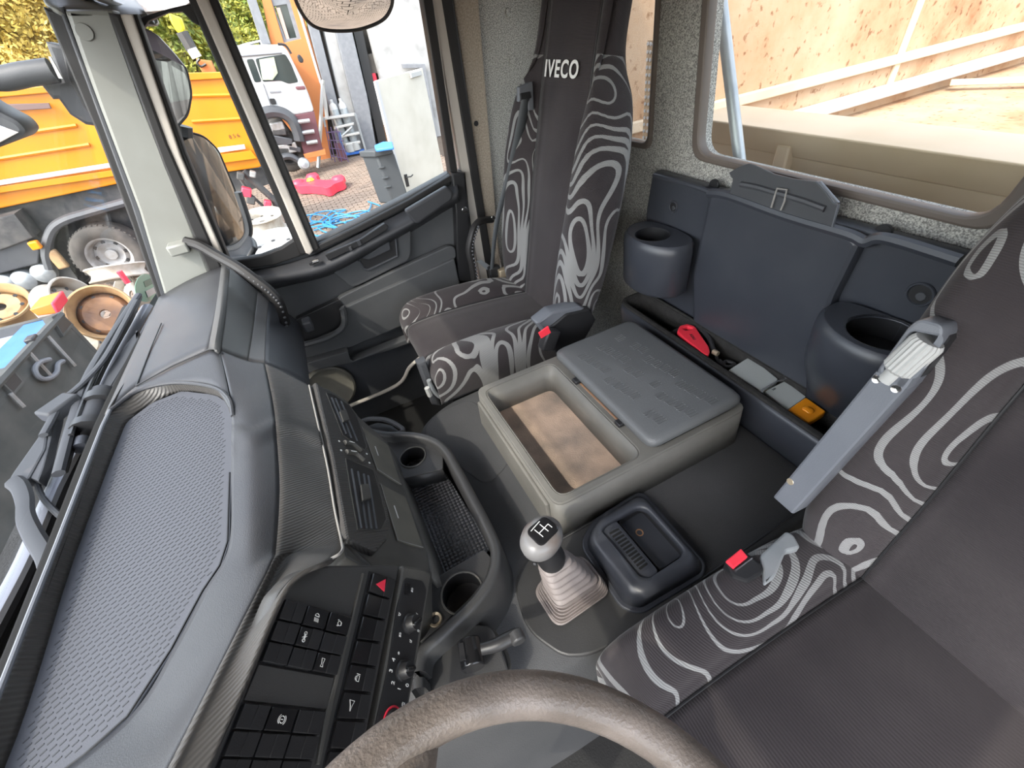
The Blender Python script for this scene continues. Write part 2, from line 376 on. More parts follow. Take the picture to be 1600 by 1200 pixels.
def plate(name, m, loops, depth, parent=None, bevel=0, n=None, kind=None, lift=0):
    """flat board with holes: loops[0] is the outline of its front face, the rest are holes; it runs `depth` back from there"""
    if not isinstance(loops[0], list): loops = [loops]
    L = loops[0]; nn = Vector(n).normalized() if n is not None else newell(L)
    cen = sum(L, Vector()) / len(L)
    if n is None and nn.dot(CAM - cen) < 0: nn = -nn
    u = (L[1] - L[0]); u = (u - nn * u.dot(nn)).normalized(); v = nn.cross(u)
    c = bpy.data.curves.new(name, 'CURVE'); c.dimensions = '2D'; c.fill_mode = 'BOTH'
    for lp in loops:
        s = c.splines.new('POLY'); s.points.add(len(lp) - 1)
        for i, p in enumerate(lp): s.points[i].co = ((p - L[0]).dot(u), (p - L[0]).dot(v), 0, 1)
        s.use_cyclic_u = True
    c.bevel_depth = bevel; c.bevel_resolution = 1; c.offset = -bevel; c.extrude = max(depth / 2 - bevel, .0002)
    o = bpy.data.objects.new('tmp', c); COL.objects.link(o); dg = bpy.context.evaluated_depsgraph_get(); dg.update()
    me = bpy.data.meshes.new_from_object(o.evaluated_get(dg)); bpy.data.objects.remove(o); bpy.data.curves.remove(c)
    M = Matrix(((u.x, v.x, nn.x), (u.y, v.y, nn.y), (u.z, v.z, nn.z))).to_4x4(); M.translation = L[0] - nn * (depth / 2) + nn * lift
    me.transform(M); me.name = name; me.materials.clear()
    for p in me.polygons: p.use_smooth = True
    me.set_sharp_from_angle(angle=R(35))
    return link(name, me, m, parent, kind)
def ring(name, m, loop, wdt, depth, parent=None, bevel=.003, n=None, lift=0):
    L = [Vector(p) for p in loop]; c = sum(L, Vector()) / len(L)
    k = len(L); nn = newell(L)
    out = []
    for i in range(k):
        t = (L[(i + 1) % k] - L[i - 1]).normalized(); s_ = t.cross(nn)
        out.append(L[i] + s_ * wdt)
    return plate(name, m, [out, L], depth, parent, bevel, n, lift=lift)
def text(body, name, m, parent, o, u, v, size, off=0.0, depth=.0008, sp=1.0):
    c = bpy.data.curves.new('t', 'FONT'); c.body = body; c.size = 1; c.extrude = .02; c.offset = off; c.space_character = sp; c.align_x = 'CENTER'; c.align_y = 'CENTER'
    ob = bpy.data.objects.new('tmp', c); COL.objects.link(ob); dg = bpy.context.evaluated_depsgraph_get(); dg.update()
    me = bpy.data.meshes.new_from_object(ob.evaluated_get(dg)); bpy.data.objects.remove(ob); bpy.data.curves.remove(c)
    u = Vector(u).normalized(); v = Vector(v).normalized(); w_ = u.cross(v)
    M = Matrix(((u.x * size, v.x * size, w_.x * depth * 25), (u.y * size, v.y * size, w_.y * depth * 25), (u.z * size, v.z * size, w_.z * depth * 25))).to_4x4(); M.translation = Vector(o)
    me.transform(M); me.materials.clear(); return link(name, me, m, parent)
def disc(name, m, c, n, r, h, parent=None, seg=20, bevel=.001):
    return MB().lathe([(0.0001, h), (r - bevel, h), (r, h - bevel), (r, 0), (.0001, 0)], c, n, seg).build(name, m, parent)
# ================================================================== the cab shell
V = Vector
# rear wall with two windows
def yz(x, *p): return [V((x, a, b)) for a, b in p]
XW = 1.05
big = fillet(yz(XW, (1.003, 1.078), (1.058, 1.62), (.24, 1.62), (.305, 1.07)), .05, 5)
small = fillet(yz(XW, (1.60, 1.07), (1.62, 1.62), (1.222, 1.62), (1.2, 1.074)), .035, 5)
wr = plate('wall_rear', FELT, [yz(XW, (-.55, .0), (-.55, 1.98), (1.76, 1.98), (1.76, .0)), big, small], .05, None, 0, (-1, 0, 0), 'structure')
for k, lp in ((1, big), (2, small)):
    wn = struct('window_%d' % k, lp[0], 'rear window with brown rubber seal' if k == 1 else 'narrow rear window behind the passenger seat')
    cen = sum(lp, V((0, 0, 0))) / len(lp)
    inner = [cen + (p - cen) * .965 for p in lp]; outer = [cen + (p - cen) * 1.035 for p in lp]
    plate('window_seal', SEAL, [[p - V((.012, 0, 0)) for p in outer], inner], .03, wn, .006, (-1, 0, 0))
    plate('glass_pane', GLASS, [[p + V((.018, 0, 0)) for p in lp]], .004, wn, 0, (-1, 0, 0))
# side wall between the door and the rear wall
YD = 1.70
plate('wall_right', FELT, [[V((.69, 1.73, 0)), V((.69, 1.73, 1.98)), V((1.06, 1.73, 1.98)), V((1.06, 1.73, 0))]], .04, None, 0, (0, -1, 0), 'structure')
bp = struct('trim_1', (.63, 1.72, 0), 'brown felt covered pillar behind the passenger door')
plate('pillar_cover', BROWNFELT, [yp(1.71, (703, -40), (745, -40), (784, 440), (772, 440))], .05, bp, .006)
disc('fixing_hole', P_BLACK, yp(1.709, (744, 193))[0], (0, -1, 0), .009, .002, bp)
for p in ((796, 19), (801, 93)): disc('plug', FELT, yp(1.729, p)[0], (0, -1, 0), .014, .004, bp)
ds = struct('trim_2', (.6, 1.72, 0), 'cream painted door frame strip')
plate('frame_strip', STRIP, [yp(1.70, (668, -40), (686, -40), (766, 445), (752, 445))], .04, ds, .004)
plate('door_gasket', RUBBER, [yp(1.695, (684, -40), (703, -40), (775, 445), (764, 445))], .035, ds, .006)
# front right pillar
ap = struct('trim_3', (-.45, 1.62, .9), 'pale grey painted windscreen pillar')
plate('pillar_face', PAINT, [fillet(yp(1.62, (98, 14), (176, 14), (240, 195), (332, 430), (335, 470), (258, 475), (214, 330), (150, 160)), .004)], .09, ap, .012)
plate('windscreen_gasket', RUBBER, [yp(1.63, (66, 10), (104, 24), (157, 170), (220, 335), (264, 470), (250, 478), (205, 350), (150, 205))], .03, ap, .005)
plate('gasket_lip', P_DARK, [yp(1.622, (90, 10), (98, 10), (220, 330), (262, 470), (254, 470), (205, 320))], .02, ap, .004)
plate('door_gasket', RUBBER, [yp(1.60, (168, 20), (187, 22), (262, 225), (350, 425), (332, 440), (255, 258))], .05, ap, .006)
plate('cream_flange', STRIP, [yp(1.605, (184, 22), (206, 22), (283, 245), (354, 410), (346, 425), (258, 240))], .05, ap, .004)
plate('outer_gasket', RUBBER, [yp(1.62, (202, 22), (214, 22), (290, 240), (362, 415), (350, 420), (278, 250))], .05, ap, .004)
disc('screw_cap', PAINT, yp(1.619, (132, 50))[0], (0, -1, 0), .017, .003, ap)
# roof, front overhead shelf, floor
roof = struct('ceiling', (.3, .6, 1.95), 'grey cab roof')
plate('windscreen_header', ROOF, [[V((-.42, -.58, 1.63)), V((-.42, 1.78, 1.63)), V((-.42, 1.78, 1.97)), V((-.42, -.58, 1.97))]], .05, roof, 0, (1, 0, 0))
plate('roof_front', ROOF, [[V((-.45, -.58, 1.96)), V((-.22, -.58, 1.96)), V((-.22, 1.78, 1.96)), V((-.45, 1.78, 1.96))]], .04, roof, 0, (0, 0, -1))
plate('roof_panel', ROOF, [[V((-.24, -.58, 1.95)), V((1.1, -.58, 1.95)), V((1.1, 1.78, 1.95)), V((-.24, 1.78, 1.95))]], .05, roof, 0, (0, 0, -1))
sh_ = [V((-.40, 0, 1.57)), V((-.20, 0, 1.56)), V((-.17, 0, 1.62)), V((-.2, 0, 1.97)), V((-.32, 0, 1.97))]
MB().loft([[V((p.x, y_, p.z)) for p in sh_] for y_ in (-.56, 1.05)], True, True).build('overhead_shelf', ROOF, roof, bevel=.01)
plate('driver_shade_header', ROOF, [[V((-.34, -.56, 1.48)), V((1.08, -.56, 1.48)), V((1.08, -.56, 1.97)), V((-.34, -.56, 1.97))]], .03, roof, 0, (0, 1, 0))  # out of view; bottom lowered to keep sun off the driver seat
plate('passenger_door_header', ROOF, [[V((-.34, 1.76, 1.6)), V((.7, 1.76, 1.6)), V((.7, 1.76, 1.97)), V((-.34, 1.76, 1.97))]], .03, roof, 0, (0, -1, 0))
plate('wall_left', FELT, [[V((.62, -.56, 0)), V((1.08, -.56, 0)), V((1.08, -.56, 1.97)), V((.62, -.56, 1.97))]], .03, None, 0, (0, 1, 0), 'structure')
MB().loft(grid([q3((20, -60, 1.72), (60, -12, 1.62), (75, 12, 1.585), (104, 28, 1.566), (118, 26, 1.6)),
                q3((150, -70, 1.75), (165, -22, 1.66), (172, 4, 1.60), (178, 33, 1.555), (196, 36, 1.59)),
                q3((170, -70, 1.75), (195, -22, 1.66), (213, 6, 1.6), (239, 32, 1.545), (246, 30, 1.58))])).build('header_panel', PAINT, roof, solid=.01)
MB().loft(grid([q3((150, -90, 1.8), (155, -20, 1.67), (190, 6, 1.62), (214, 17, 1.59), (222, 15, 1.61)),
                q3((230, -90, 1.8), (240, -20, 1.67), (262, 2, 1.61), (276, 12, 1.58), (282, 10, 1.6)),
                q3((280, -90, 1.8), (286, -20, 1.67), (295, -6, 1.62), (302, 0, 1.59), (310, -2, 1.61))])).build('door_header', ROOF, roof, solid=.01)
MB().tube(q3((148, -6, 1.6), (185, 7, 1.59), (226, 27, 1.565), (240, 31, 1.55)), .009, 8).build('header_bead', P_GREY, roof)
plate('driver_shade_pillar', PAINT, [[V((-.52, -.5, .85)), V((-.40, -.5, .85)), V((-.14, -.5, 1.86)), V((-.24, -.5, 1.86))]], .08, roof, .01, (0, 1, 0))  # unseen pillar, added for the shade it casts
fl = struct('floor', (0, .7, .05), 'black rubber cab floor')
plate('floor_mat', MATTE, [[V((-.75, -.6, .05)), V((1.1, -.6, .05)), V((1.1, 1.75, .05)), V((-.75, 1.75, .05))]], .04, fl, 0, (0, 0, 1))
plate('bulkhead', MATTE, [[V((-.66, -.6, .02)), V((-.66, 1.75, .02)), V((-.66, 1.75, .86)), V((-.66, -.6, .86))]], .03, fl, 0, (1, 0, 0))

# windscreen
ws = struct('window_3', (-.6, .6, .9), 'windscreen')
plate('glass_pane', GLASS_F, [[V((-.63, -.6, .88)), V((-.63, 1.66, .88)), V((-.335, 1.62, 1.6)), V((-.335, -.6, 1.6))]], .006, ws, 0)
# round green emission sticker at the foot of the glass
stp = V((-.61, 0, .94)); stn = V((.95, 0, -.31)).normalized()
stk = thing('windscreen_sticker', 'round green emissions sticker on the windscreen corner by the pillar', 'sticker', pl(stp, stn, (228, 447))[0])
sc = [(228 + 17 * math.cos(a * .3), 450 + 22 * math.sin(a * .3)) for a in range(21)]
plate('sticker_disc', GREEN, [pl(stp, stn, *sc)], .001, stk, 0)
plate('number_field', WHITE, [pl(stp - stn * -.001, stn, (227, 455), (249, 444), (251, 453), (231, 465))], .001, stk, 0, lift=.001)
plate('text_field', DGREEN, [pl(stp, stn, (224, 440), (239, 433), (243, 441), (227, 449))], .001, stk, 0, lift=.001)

# ================================================================== passenger door
dr = struct('door_1', (.1, 1.7, .1), 'black passenger door with a quarter window')
plate('door_shell', P_DOOR, [yp(1.70, (300, 470), (345, 415), (400, 404), (440, 398), (494, 378), (560, 346), (640, 305), (712, 266), (728, 268), (746, 440), (760, 560), (700, 640), (520, 690), (460, 700), (300, 620))], .05, dr, .004)
plate('window_frame_rear', RUBBER, [yp(1.685, (655, -40), (671, -40), (716, 276), (706, 281))], .05, dr, .005)
plate('frame_core', STRIP, [yp(1.69, (668, -40), (672, -40), (717, 276), (713, 277))], .05, dr, .001)
plate('divider_gasket', RUBBER, [yp(1.67, (290, -10), (333, -20), (500, 388), (492, 396), (468, 398))], .05, dr, .006)
plate('window_divider', STRIP, [yp(1.66, (302, -10), (319, -18), (490, 392), (484, 399), (478, 396))], .03, dr, .006)
plate('quarter_gasket_top', RUBBER, [yp(1.68, (205, 46), (222, 26), (262, 14), (300, 5), (312, 40), (300, 34), (285, 18), (262, 20), (232, 33), (222, 48))], .03, dr, .003)
plate('quarter_gasket_foot', RUBBER, [fillet(yp(1.68, (340, 392), (360, 409), (405, 401), (440, 388), (458, 376), (440, 330), (448, 326), (476, 398), (430, 414), (360, 424)), .004)], .03, dr, .004)
plate('glass_pane', GLASS, [yp(1.71, (322, -20), (668, -40), (716, 282), (494, 392))], .004, dr, 0)
plate('glass_pane', GLASS, [yp(1.72, (210, 30), (300, 0), (474, 398), (352, 412))], .004, dr, 0)
plate('window_weatherstrip', RUBBER, [yp(1.675, (492, 385), (560, 353), (640, 312), (708, 272), (713, 280), (640, 322), (560, 364), (494, 395))], .04, dr, .004)
# rounded ledge under the glass
top = [(380, 424), (440, 414), (494, 396), (560, 364), (640, 323), (690, 296), (713, 282)]
mid = [(392, 440), (443, 428), (502, 414), (568, 382), (640, 345), (690, 314), (716, 297)]
low = [(400, 452), (449, 441), (512, 426), (576, 392), (642, 355), (690, 326), (717, 312)]
bot = [(405, 458), (452, 446), (516, 430), (580, 397), (645, 361), (692, 332), (718, 318)]
MB().loft(grid([yp(1.69, *top), yp(1.625, *mid), yp(1.63, *low), yp(1.70, *bot)], 4, 5)).build('armrest_ledge', P_DASH, dr, solid=.006)
z5 = zoom(420, 260, 4.444)
plate('grip_pad', P_DASH, [fillet(yp(1.612, *z5((945, 312), (1240, 138), (1285, 180), (1275, 235), (1040, 400), (1015, 395))), .012)], .03, dr, .008)
slot = plate('switch_slot', P_BLACK, [fillet(yp(1.618, *z5((388, 612), (560, 540), (640, 505), (805, 395), (830, 415), (825, 440), (640, 550), (415, 655))), .004)], .02, dr, .002)
plate('slot_bar', P_DASH, [yp(1.612, *z5((610, 520), (632, 512), (648, 545), (626, 555)))], .01, slot, .001)
plate('slot_bar', P_DASH, [yp(1.612, *z5((556, 565), (572, 556), (582, 580), (566, 588)))], .01, slot, .001)
plate('lock_recess', P_BLACK, [fillet(yp(1.618, *z5((275, 675), (330, 640), (350, 650), (340, 668), (290, 692))), .004)], .01, dr, .001)
MB().tube(yp(1.615, *z5((305, 668), (330, 660), (346, 655))), .006, 8).build('lock_lever', CHROME, dr)
plate('handle_plate', P_DOOR, [fillet(yp(1.672, *z5((448, 738), (480, 720), (720, 575), (985, 395), (988, 600), (968, 655), (620, 830), (570, 838))), .012)], .03, dr, .004)
hd = plate('handle_recess_shade', P_BLACK, [fillet(yp(1.668, *z5((632, 648), (840, 520), (880, 500), (890, 615), (690, 715), (660, 705))), .006)], .02, dr, .001)  # solid black plate painting in the shade of the handle recess
plate('handle_lever', P_DARK, [fillet(yp(1.655, *z5((650, 640), (838, 515), (848, 580), (700, 650)), ), .006)], .02, hd, .004)
MB().tube(yp(1.665, *z5((625, 655), (660, 712), (690, 720), (892, 622), (882, 500))), .005, 6).build('recess_rim', P_DARK, hd)
plate('mid_panel', P_DOOR, [fillet(yp(1.665, *z5((440, 985), (500, 905), (860, 730), (1250, 552), (1290, 558), (1302, 600), (1300, 640), (610, 945), (520, 985))), .012)], .03, dr, .005)
plate('lower_panel', P_DOOR, [fillet(yp(1.65, *(z5((515, 985), (610, 940), (1290, 640), (1325, 800)) + [(722, 470), (640, 505), (545, 545), (470, 572), (470, 540), (528, 516), (538, 500)])), .008)], .035, dr, .006)
pk = plate('pocket_shade', P_BLACK, [fillet(yp(1.66, (462, 500), (530, 468), (540, 482), (538, 505), (525, 517), (470, 540)), .01)], .03, dr, .002)  # flat black plate stands in for the shade inside the pocket
z6 = zoom(440, 470, 5)
MB().tube(crv(yp(1.63, *z6((470, 55), (485, 80), (490, 180), (445, 240), (330, 300), (170, 345))), 4), .013, 8).build('pocket_rim', P_DOOR, pk)
plate('door_sill_ledge', P_DOOR, [yp(1.61, *(z6((190, 520), (180, 490), (520, 395), (540, 460), (560, 470), (1000, 295), (1020, 330), (545, 490), (190, 560))))], .05, dr, .006)
plate('lower_shell', P_DARK, [yp(1.66, *(z6((150, 560), (540, 480), (1040, 310), (1120, 420), (900, 660), (520, 850), (200, 800))))], .03, dr, .004)
spk = yp(1.645, (516, 606))[0]
sp = MB().lathe([(.0001, .006), (.085, .01), (.095, .016), (.103, .012), (.106, 0)], spk, (0, -1, .15), 32).build('speaker_grille', P_DRAWER, dr)
MB().tube(crv(yp(1.55, *z6((240, 950), (500, 835), (900, 660), (1000, 520), (1110, 425), (1180, 380))), 5), .008, 8).build('sill_seal', STRIP, dr)
disc('fixing_screw', CHROME, yp(1.655, (726, 328))[0], (0, -1, 0), .012, .004, dr)
plate('door_edge', P_BLACK, [yp(1.66, (706, 270), (726, 270), (742, 440), (716, 440), (712, 330))], .04, dr, .006)
# mirror foot outside the quarter window
mf = MB(); mf.loft(grid([yp(1.86, (350, 402), (375, 398), (410, 402), (425, 408)), yp(1.80, (352, 418), (380, 412), (410, 412), (424, 412)), yp(1.76, (352, 428), (385, 424), (410, 424), (422, 420))])).build('mirror_foot', P_DARK, dr, solid=.01)

# ================================================================== grab handles
def grab(name, label, pts, ends, knurl, r=.016):
    t = thing(name, label, 'grab handle', pts[0])
    MB().tube(crv(pts, 6), r, 10).build('bar', RUBBER, t)
    kb = MB()
    path = crv(knurl, 8)
    for i, p in enumerate(path[::2]):
        kb.lathe([(.0001, .006), (.004, .004), (.005, 0)], p, (CAM - p), 6)
    kb.build('grip_studs', P_DARK, t, kind='stuff')
    for e in ends: MB().box(e[0], e[1]).build('end_bracket', e[2], t, bevel=.006)
    return t
hp = [ax(1, 1.60, 290, 378), ax(1, 1.58, 312, 384), ax(1, 1.55, 340, 400), ax(1, 1.5, 372, 418), ax(1, 1.46, 402, 440), ax(1, 1.44, 422, 456), ax(1, 1.43, 437, 475), ax(1, 1.45, 446, 505)]
hk = [p + V((.002, -.016, -.004)) for p in hp[2:]]
g1 = grab('grab_handle', 'long black studded grab handle running from the windscreen pillar down behind the dashboard', hp, [], hk)
MB().box(ax(1, 1.6, 280, 387), (.055, .05, .032)).build('end_bracket', PAINT, g1, bevel=.006)
hp = [ax(1, 1.64, 768, 343), ax(1, 1.58, 752, 345), ax(1, 1.56, 742, 354), ax(1, 1.55, 736, 372), ax(1, 1.55, 733, 392), ax(1, 1.55, 738, 415), ax(1, 1.56, 741, 436), ax(1, 1.58, 743, 448)]
g2 = grab('grab_handle.001', 'short black studded grab handle beside the passenger seat back', hp, [], [p + V((.01, -.012, 0)) for p in hp[2:]], .014)
disc('fixing_bolt', CHROME, ax(1, 1.62, 770, 340), (0, -1, 0), .009, .006, g2)

# ================================================================== engine tunnel
et = thing('engine_tunnel', 'dark vinyl covered engine tunnel between the two seats', 'engine cover', (.45, .65, .05))
def xy(z, *p): return [V((a, b, z)) for a, b in p]
def rings(specs): return [[V((x, y, z)) for x, y in lp] for z, lp in specs]
base = [(-.25, .26), (.1, .24), (.5, .235), (.86, .235), (.86, 1.06), (.45, 1.08), (.16, 1.07), (.06, 1.02), (.02, .94), (-.25, .92)]
fb = lambda s, z: fillet([V((.32 + (x - .32) * s, min(.65 + (y - .65) * s, 1.075), z)) for x, y in base], .06, 4)
MB().loft([fb(1.14, .05), fb(1.10, .30), fb(1.03, .46), fb(1.012, .488), fb(.99, .5)], True, True).build('tunnel_cover', P_TUN, et, ang=60)
plate('passenger_lip', P_TUN, [fillet(zp(.503, (668, 690), (662, 668), (684, 645), (735, 622), (780, 660), (800, 720), (760, 760)), .04)], .01, et, .004)
for a, b in (((1095, 905), (1243, 803)), ((868, 845), (936, 806))):
    MB().tube(zp(.501, a, b), .0025, 6).build('seam', P_BLACK, et)
# gear surround plate
gp = plate('gear_surround', P_TRAY, [fillet(zp(.507, (803, 915), (824, 872), (872, 846), (930, 812), (985, 776), (1096, 905), (992, 990), (920, 1024), (880, 1026), (822, 985)), .05, 5)], .012, et, .004)
# ================================================================== storage box on the tunnel
X0, X1, Y0, Y1 = .236, .805, .474, .942
sb = thing('storage_box', 'grey plastic storage box with an open tray and a closed lid on the engine tunnel', 'storage box', (.52, .7, .5))
def rrect(x0, x1, y0, y1, z, r, k=4): return fillet(xy(z, (x0, y0), (x1, y0), (x1, y1), (x0, y1)), r, k)
oz = lambda z, s: rrect(X0 - s, X1 + s, Y0 - s, Y1 + s, z, .03)
tray = rrect(X0 + .018, .488, Y0 + .018, Y1 - .02, .62, .03)
lidw = rrect(.515, X1 - .012, Y0 + .02, Y1 - .016, .62, .03)
MB().loft([oz(.5, .004), oz(.618, 0)], True).build('outer_wall', P_BOX, sb, ang=60, solid=.004)
plate('rim', P_BOX, [oz(.624, 0), [p + V((0, 0, .004)) for p in tray], [p + V((0, 0, .004)) for p in lidw]], .012, sb, .003, (0, 0, 1))
tz = lambda z, s: rrect(X0 + .018 + s, .488 - s, Y0 + .018 + s, Y1 - .02 - s, z, .03)
MB().loft([tz(.622, 0), tz(.528, .012)], True).build('tray_wall', P_BOX, sb, ang=60, solid=.003)
plate('tray_carpet', DUSTC, [tz(.53, .012)], .006, sb, 0, (0, 0, 1))
lz = lambda z, s, r: rrect(.503 - s, X1 - .004 + s, Y0 + .012 - s, Y1 - .006 + s, z, r)
lid = MB().loft([lz(.626, -.008, .03), lz(.636, 0, .03), lz(.648, 0, .03), lz(.656, -.006, .03), lz(.659, -.016, .03)], True, True).build('lid', P_LID, sb, ang=50)
# embossed oval marks, three rows of groups
em = MB()
def stad(o, u, v, L, wd, h):
    pts = []
    for i in range(6): a = math.pi / 2 + math.pi * i / 5; pts.append(o + u * (math.cos(a) * wd) + v * (math.sin(a) * wd))
    for i in range(6): a = -math.pi / 2 + math.pi * i / 5; pts.append(o + u * (L + math.cos(a) * wd) + v * (math.sin(a) * wd))
    em.tube(pts, h, 4, True)
rowsx = [.56, .62, .68, .735]
for gi, gy in enumerate((.83, .70, .57)):
    for k in range(4):
        for q in range(3):
            if (gi * 7 + k * 3 + q) % 9 == 5: continue
            for j in range(3):
                stad(V((.545 + q * .072 + k * .006, gy + .030 - k * .029 - j * .0082 + q * .006, .6594)), V((1, .08, 0)).normalized(), V((-.08, 1, 0)).normalized(), .024, .0028, .001)
em.build('embossed_marks', P_LID, lid, kind='stuff')
for yy in (.60, .80): MB().box((.5, yy, .63), (.02, .022, .012)).build('hinge', P_BLACK, sb, bevel=.003)
MB().box((.506, .7, .622), (.006, .2, .006)).build('hinge_rod', RUST, sb, bevel=.001)
plate('front_step', P_BOX, [[V((X0 - .012, Y0 + .02, .5)), V((X0 - .012, Y1 - .02, .5)), V((X0 - .012, Y1 - .03, .6)), V((X0 - .012, Y0 + .03, .6))]], .012, sb, .006)

# ================================================================== oddments tray with grille by the gear lever
at = thing('ashtray_console', 'black oddments bowl with a ribbed grille beside the gear lever', 'ashtray', zp(.5, (1005, 880))[0])
ou = lambda z, *p: fillet(zp(z, *p), .028, 5)
o0 = ou(.512, (914, 850), (930, 818), (1000, 770), (1098, 880), (1096, 895), (1000, 952), (975, 944))
o1 = ou(.548, (920, 846), (931, 815), (1002, 772), (1092, 872), (1090, 888), (1008, 934), (984, 926))
o2 = ou(.556, (926, 838), (936, 815), (1003, 778), (1083, 868), (1080, 880), (1010, 920), (990, 914))
inn = ou(.556, (938, 828), (944, 818), (1004, 784), (1070, 858), (1066, 870), (1014, 904), (1000, 902))
lowi = [p + V((0, 0, -.012)) for p in ou(.556, (942, 830), (947, 820), (1004, 789), (1066, 858), (1062, 868), (1014, 900), (1001, 898))]
MB().loft([o0, o1, o2, inn, lowi], True).build('bowl_rim', P_BLUE, at, ang=70, solid=.004)
plate('bowl_flange', P_BLUE, [ou(.513, (905, 850), (925, 812), (1002, 764), (1104, 880), (1100, 900), (1002, 960), (970, 950))], .008, at, .003)
shelf = fillet(zp(.545, (936, 830), (948, 815), (962, 812), (1030, 893), (1012, 906), (998, 904)), .01)
plate('grille_shelf', P_BLUE, [shelf], .01, at, .002)
pit = fillet(zp(.545, (965, 812), (1004, 787), (1068, 858), (1062, 870), (1032, 890)), .012)
MB().loft([pit, [p + V((0, 0, -.045)) for p in pit]], True, 'end').build('pit', P_BLACK, at, ang=60)
g = MB()
for i in range(12):
    t = i / 11; a, b = ax(2, .5455, 953 + t * 46, 834 + t * 55), ax(2, .5455, 967 + t * 44, 826 + t * 54)
    g.tube([a, b], .0026, 6, flat=.5)
g.build('grille_slots', SLOT, at, kind='stuff')
zz = ou(.546, (948, 832), (966, 822), (1016, 882), (1004, 892), (994, 890))
MB().tube(zz, .0012, 5, True).build('grille_edge', P_BLUE, at)
MB().lathe([(.0001, .002), (.006, .002), (.0065, .006), (.009, .006), (.01, 0)], ax(2, .508, 999, 834), (0, 0, 1), 20).build('fixing_screw', RUST, at)

# ================================================================== gear lever
gl = thing('gear_lever', 'gear lever with a grey ball knob and pleated rubber boot', 'gear lever', zp(.5, (890, 935))[0])
b0 = zp(.512, (833, 922), (872, 984), (955, 926), (912, 872)); top = CAM + ray(864, 890) * .83
bc = sum(b0, V()) / 4
rows = []; n = 133
prof = [(0, .006, 1.0), (.42, .046, .78), (.5, .06, .68), (.62, .085, .60), (.8, .125, .50), (.93, .15, .40), (1, .16, .36)]
for i in range(n):
    t = i / (n - 1)
    for (t0, h0, s0), (t1, h1, s1) in zip(prof, prof[1:]):
        if t0 <= t <= t1: q = (t - t0) / (t1 - t0); hgt = h0 + (h1 - h0) * q; s_ = s0 + (s1 - s0) * q; break
    w_ = math.cos(t * 2 * math.pi * 11); s_ += (.035 if t < .45 else .045) * w_ * (1 if t < .95 else .2); hgt += (.0035 * w_ if .02 < t < .45 else 0)
    c_ = bc.lerp(top, max(0, (t - .38) / .62)); c_.z = .512 + hgt
    rows.append(fillet([V((c_.x + (p.x - bc.x) * s_, c_.y + (p.y - bc.y) * s_, c_.z)) for p in b0], .026 - .01 * t, 6))
bt = MB().loft(rows, True).build('boot', BOOT, gl, ang=100, solid=.002)
kc = CAM + ray(846, 842) * .745; base_top = rows[-1]; bt_c = sum(base_top, V()) / len(base_top)
axis = (kc - bt_c).normalized()
MB().tube([bt_c - axis * .02, kc], .012, 12).build('shaft', STEEL, gl)
L_ = (kc - bt_c).length
MB().lathe([(.0001, -.002), (.026, -.002), (.027, .01), (.024, L_ * .55), (.022, L_ * .8)], bt_c, axis, 24).build('collar', P_BLACK, gl)
kn = MB()
kax = V((.1, -.05, 1)).normalized()
ku = V((.93, .36, -.12)).normalized(); ku = (ku - kax * ku.dot(kax)).normalized(); kv = kax.cross(ku)
kr = []
for r_, h in ((.012, -.034), (.026, -.03), (.034, -.014), (.038, .002), (.036, .014), (.028, .022), (.015, .0255), (.0005, .0265)):
    kr.append([kc + kax * h + (ku * math.cos(2 * math.pi * j / 32) * 1.12 + kv * math.sin(2 * math.pi * j / 32) * .9) * r_ for j in range(32)])
knob = kn.loft(kr, True).build('knob', KNOB, gl, ang=80)
capl = fillet([kc + kax * .0235 + ku * a + kv * b for a, b in ((-.024, -.018), (.026, -.02), (.026, .017), (-.02, .021))], .012, 4)
cap = plate('knob_cap', P_GLOSS, [capl], .006, knob, .002, kax, lift=.004)
pm = MB(); ko = kc + kax * .0285
def kl(a, b, c, d): pm.tube([ko + ku * a + kv * b, ko + ku * c + kv * d], .0007, 5)
for a in (-.008, .006): kl(a, -.009, a, .010)
kl(-.008, .0, .016, .0); kl(.016, -.009, .016, .0); kl(-.014, .013, .01, .014)
pm.build('shift_pattern', PRINT, knob)
MB().box(kc - kax * .037 + ku * .013 - kv * .022, (.009, .008, .016), ROT).build('splitter_switch', CHROME, gl, bevel=.002)
MB().box(kc - kax * .037 - ku * .026 - kv * .008, (.007, .007, .014), ROT).build('range_switch', P_BLACK, gl, bevel=.002)

# ================================================================== rear storage unit: back panel, two cup wells, carpeted bin
rs = thing('rear_storage_unit', 'black moulded rear storage unit with two round wells under the rear window', 'storage unit', (.98, .7, .3))
X = .99
def panel_pt(p, x=X): return ax(0, x, *p)
plate('back_panel', P_BLUE, [fillet(xp(1.0, (1018, 268), (1092, 290), (1514, 402), (1500, 500), (1440, 640), (1300, 640), (1000, 470), (1008, 330)), .015)], .045, rs, .012)
cen_pad = fillet(xp(.976, (1108, 300), (1140, 300), (1328, 366), (1345, 380), (1300, 470), (1262, 640), (1082, 540), (1080, 430)), .02, 5)
plate('centre_pad', P_BLUE, [cen_pad], .05, rs, .012)
MB().tube(crv(xp(.982, (1108, 302), (1140, 306), (1230, 338), (1325, 366), (1352, 378), (1375, 372), (1412, 380), (1500, 408)), 4), .012, 8).build('panel_roll', P_BLUE, rs)
MB().tube(crv(xp(.985, (1022, 274), (1060, 284), (1108, 300), (1112, 312), (1100, 370)), 4), .007, 8).build('panel_roll', P_BLUE, rs)
